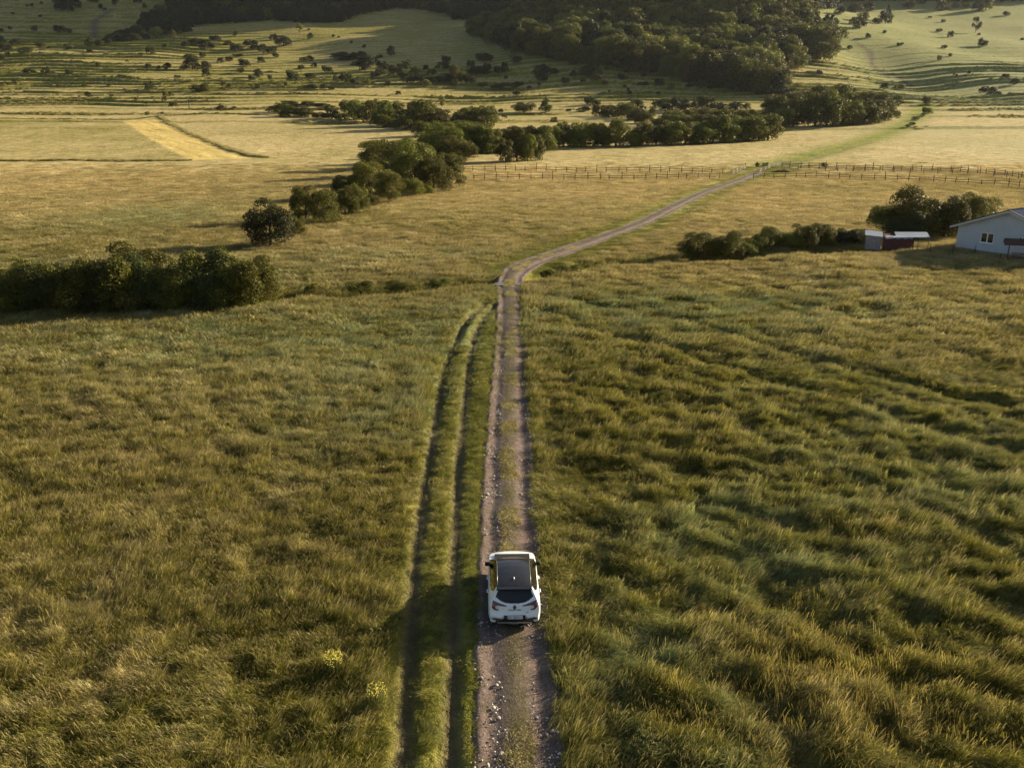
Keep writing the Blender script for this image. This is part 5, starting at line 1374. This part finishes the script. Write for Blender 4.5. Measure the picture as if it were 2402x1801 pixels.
# ------------------------------------------------------------------ sheds
m_tin = simple_mat('pale_tin_roof', (.27, .30, .34), rough=.45, metal=.2, vary=.12, scale=2)
m_board = simple_mat('lilac_grey_boards', (.30, .25, .25), rough=.9, vary=.2, scale=4, bump=.3)
m_redboard = simple_mat('dark_red_boards', (.085, .022, .024), rough=.85, vary=.25, scale=3, bump=.3)
m_film = simple_mat('white_plastic_sheet', (.42, .42, .43), rough=.5, vary=.06, scale=4, bump=.6)
shed = empty('tool_shed', (43.75, 108.6, 0), -.32)
tag(shed, 'small grey board shed with sloping pale tin roof', 'shed')
b = MB()
b.prism([(-.85, -.05), (.85, -.05), (.85, 1.50), (-.85, 1.62)], lambda u_, v_: (u_, -.65, v_), lambda u_, v_: (u_, .75, v_ + .28 * (v_ > 1)))
b.build('wall', m_board, shed)
b = MB(); b.add([(-1.0, -.85, 1.66), (1.0, -.85, 1.52), (1.0, .95, 1.90), (-1.0, .95, 2.04), (-1.0, -.85, 1.70), (1.0, -.85, 1.56), (1.0, .95, 1.94), (-1.0, .95, 2.08)],
                [(3, 2, 1, 0), (4, 5, 6, 7), (0, 1, 5, 4), (1, 2, 6, 5), (2, 3, 7, 6), (3, 0, 4, 7)])
b.build('roof', m_tin, shed)
dr_ = MB().box((.02, -.67, .72), (.72, .03, 1.36)).build('door', m_board, shed)
MB().box((.30, -.70, .75), (.03, .03, .14)).build('handle', m_wood, dr_)
barn = empty('red_shed', (46.55, 107.5, 0), -.18)
tag(barn, 'low dark red shed with white sheeting and open tin canopy', 'shed')
MB().prism([(-1.85, -.05), (1.35, -.05), (1.35, 1.42), (-1.85, 1.42)], lambda u_, v_: (u_, -.9, v_), lambda u_, v_: (u_, .9, v_ + .35 * (v_ > 1))).build('wall', m_redboard, barn)
b = MB(); b.add([(-.7, -1.0, 1.60), (3.0, -1.15, 1.72), (3.2, 1.3, 2.02), (-.5, 1.3, 1.94), (-.7, -1.0, 1.63), (3.0, -1.15, 1.75), (3.2, 1.3, 2.05), (-.5, 1.3, 1.97)],
                [(3, 2, 1, 0), (4, 5, 6, 7), (0, 1, 5, 4), (1, 2, 6, 5), (2, 3, 7, 6), (3, 0, 4, 7)])
b.build('canopy_roof', m_tin, barn)
b = MB(); nx_ = 14
v, fc = [], []
for i in range(nx_ + 1):
    for j in range(4):
        x_ = -1.95 + 3.1 * i / nx_; y_ = -1.08 + .5 * j / 3
        v.append((x_, y_ - .05 * math.sin(i * 1.9), 1.52 + .20 * j / 3 + .06 * math.sin(i * 1.7 + j) * (1 - j / 4)))
for i in range(nx_):
    for j in range(3): fc.append((i * 4 + j, (i + 1) * 4 + j, (i + 1) * 4 + j + 1, i * 4 + j + 1))
o = b.add(v, fc).build('plastic_sheet', m_film, barn, smooth=True)
sd_ = o.modifiers.new('thick', 'SOLIDIFY'); sd_.thickness = .03
for (x_, y_, h_) in ((2.9, -1.05, 1.72), (1.75, -1.0, 1.25)):
    MB().tube([(x_, y_, -.1), (x_ + .06, y_, h_)], .05, 6).build('canopy_post', m_palewood, barn)
MB().tube([(1.75, -1.02, 1.22), (2.5, -1.02, 1.26)], .045, 6).build('crossbar', m_palewood, barn)
MB().tube([(2.75, -1.05, 1.70), (2.94, -1.05, 1.42)], .035, 6).build('brace', m_palewood, barn)

# thin stakes of a garden fence in the house's shade
for k, (sx_, sy_) in enumerate([(990, 970), (1282, 1000), (1570, 985), (1890, 1090), (2140, 1010)]):
    p = flat(2000 + sx_ / 5.502, 420 + sy_ / 5.502)
    o = MB().tube([(0, 0, -.1), (.01, .01, .6), (.03, 0, 1.15)], [.035, .033, .028], 6).build('stake', m_wood)
    o.location = (p[0], p[1], float(H(p[:1], p[1:])[0]))
    tag(o, 'thin wooden stake before the house, %s from left' % ORD[k], 'stake', 'thin stakes before the house')

# ------------------------------------------------------------------ yellow flowers among the grass
m_petal = simple_mat('yellow_petals', (.48, .41, .03), rough=.7, vary=.2, scale=8)
m_stalk = simple_mat('flower_stalks', (.10, .11, .02), rough=.8, vary=.2)
for (fx, fy, rad, nfl, seed, where) in [(783, 1578, .30, 120, 1, 'bright dense clump of yellow flowers in the grass left of the ruts'), (885, 1660, .32, 50, 2, 'sparse clump of yellow flowers close to the left rut'),
                                        (1460, 843, .8, 60, 3, 'faint clump of yellow flowers in the grass right of the track')]:
    p = flat(fx, fy)
    r = random.Random(seed); st_, pt_ = MB(), MB()
    for k in range(nfl):
        a, q_ = r.random() * 6.28, math.sqrt(r.random()) * rad
        x_, y_ = q_ * math.cos(a), q_ * math.sin(a); h_ = .50 + .22 * r.random()
        st_.tube([(x_ * .6, y_ * .6, 0), (x_, y_, h_)], .006, 4, cap=False)
        for j in range(3):
            ax, ay, az = x_ + r.uniform(-.05, .05), y_ + r.uniform(-.05, .05), h_ + r.uniform(-.05, .05)
            s_ = r.uniform(.011, .020)
            pt_.add([(ax - s_, ay, az), (ax, ay - s_, az + .008), (ax + s_, ay, az), (ax, ay + s_, az + .008), (ax, ay, az + s_)], [(0, 1, 4), (1, 2, 4), (2, 3, 4), (3, 0, 4)])
    e = empty('flower_clump', (p[0], p[1], float(H(p[:1], p[1:])[0])))
    st_.build('stems', m_stalk, e); pt_.build('blossoms', m_petal, e)
    tag(e, where, 'flowers', 'yellow wildflower clumps')

# ------------------------------------------------------------------ thin evening air
m_haze = bpy.data.materials.new('evening_air'); m_haze.use_nodes = True
ht = m_haze.node_tree; ht.nodes.clear()
ho = ht.nodes.new('ShaderNodeOutputMaterial'); hv = ht.nodes.new('ShaderNodeVolumePrincipled')
hv.inputs['Color'].default_value = (.80, .86, .95, 1); hv.inputs['Density'].default_value = .00002; hv.inputs['Anisotropy'].default_value = .3
ht.links.new(hv.outputs[0], ho.inputs['Volume'])
tag(MB().box((0, 2000, 330), (9000, 4300, 670)).build('haze', m_haze), kind='stuff')
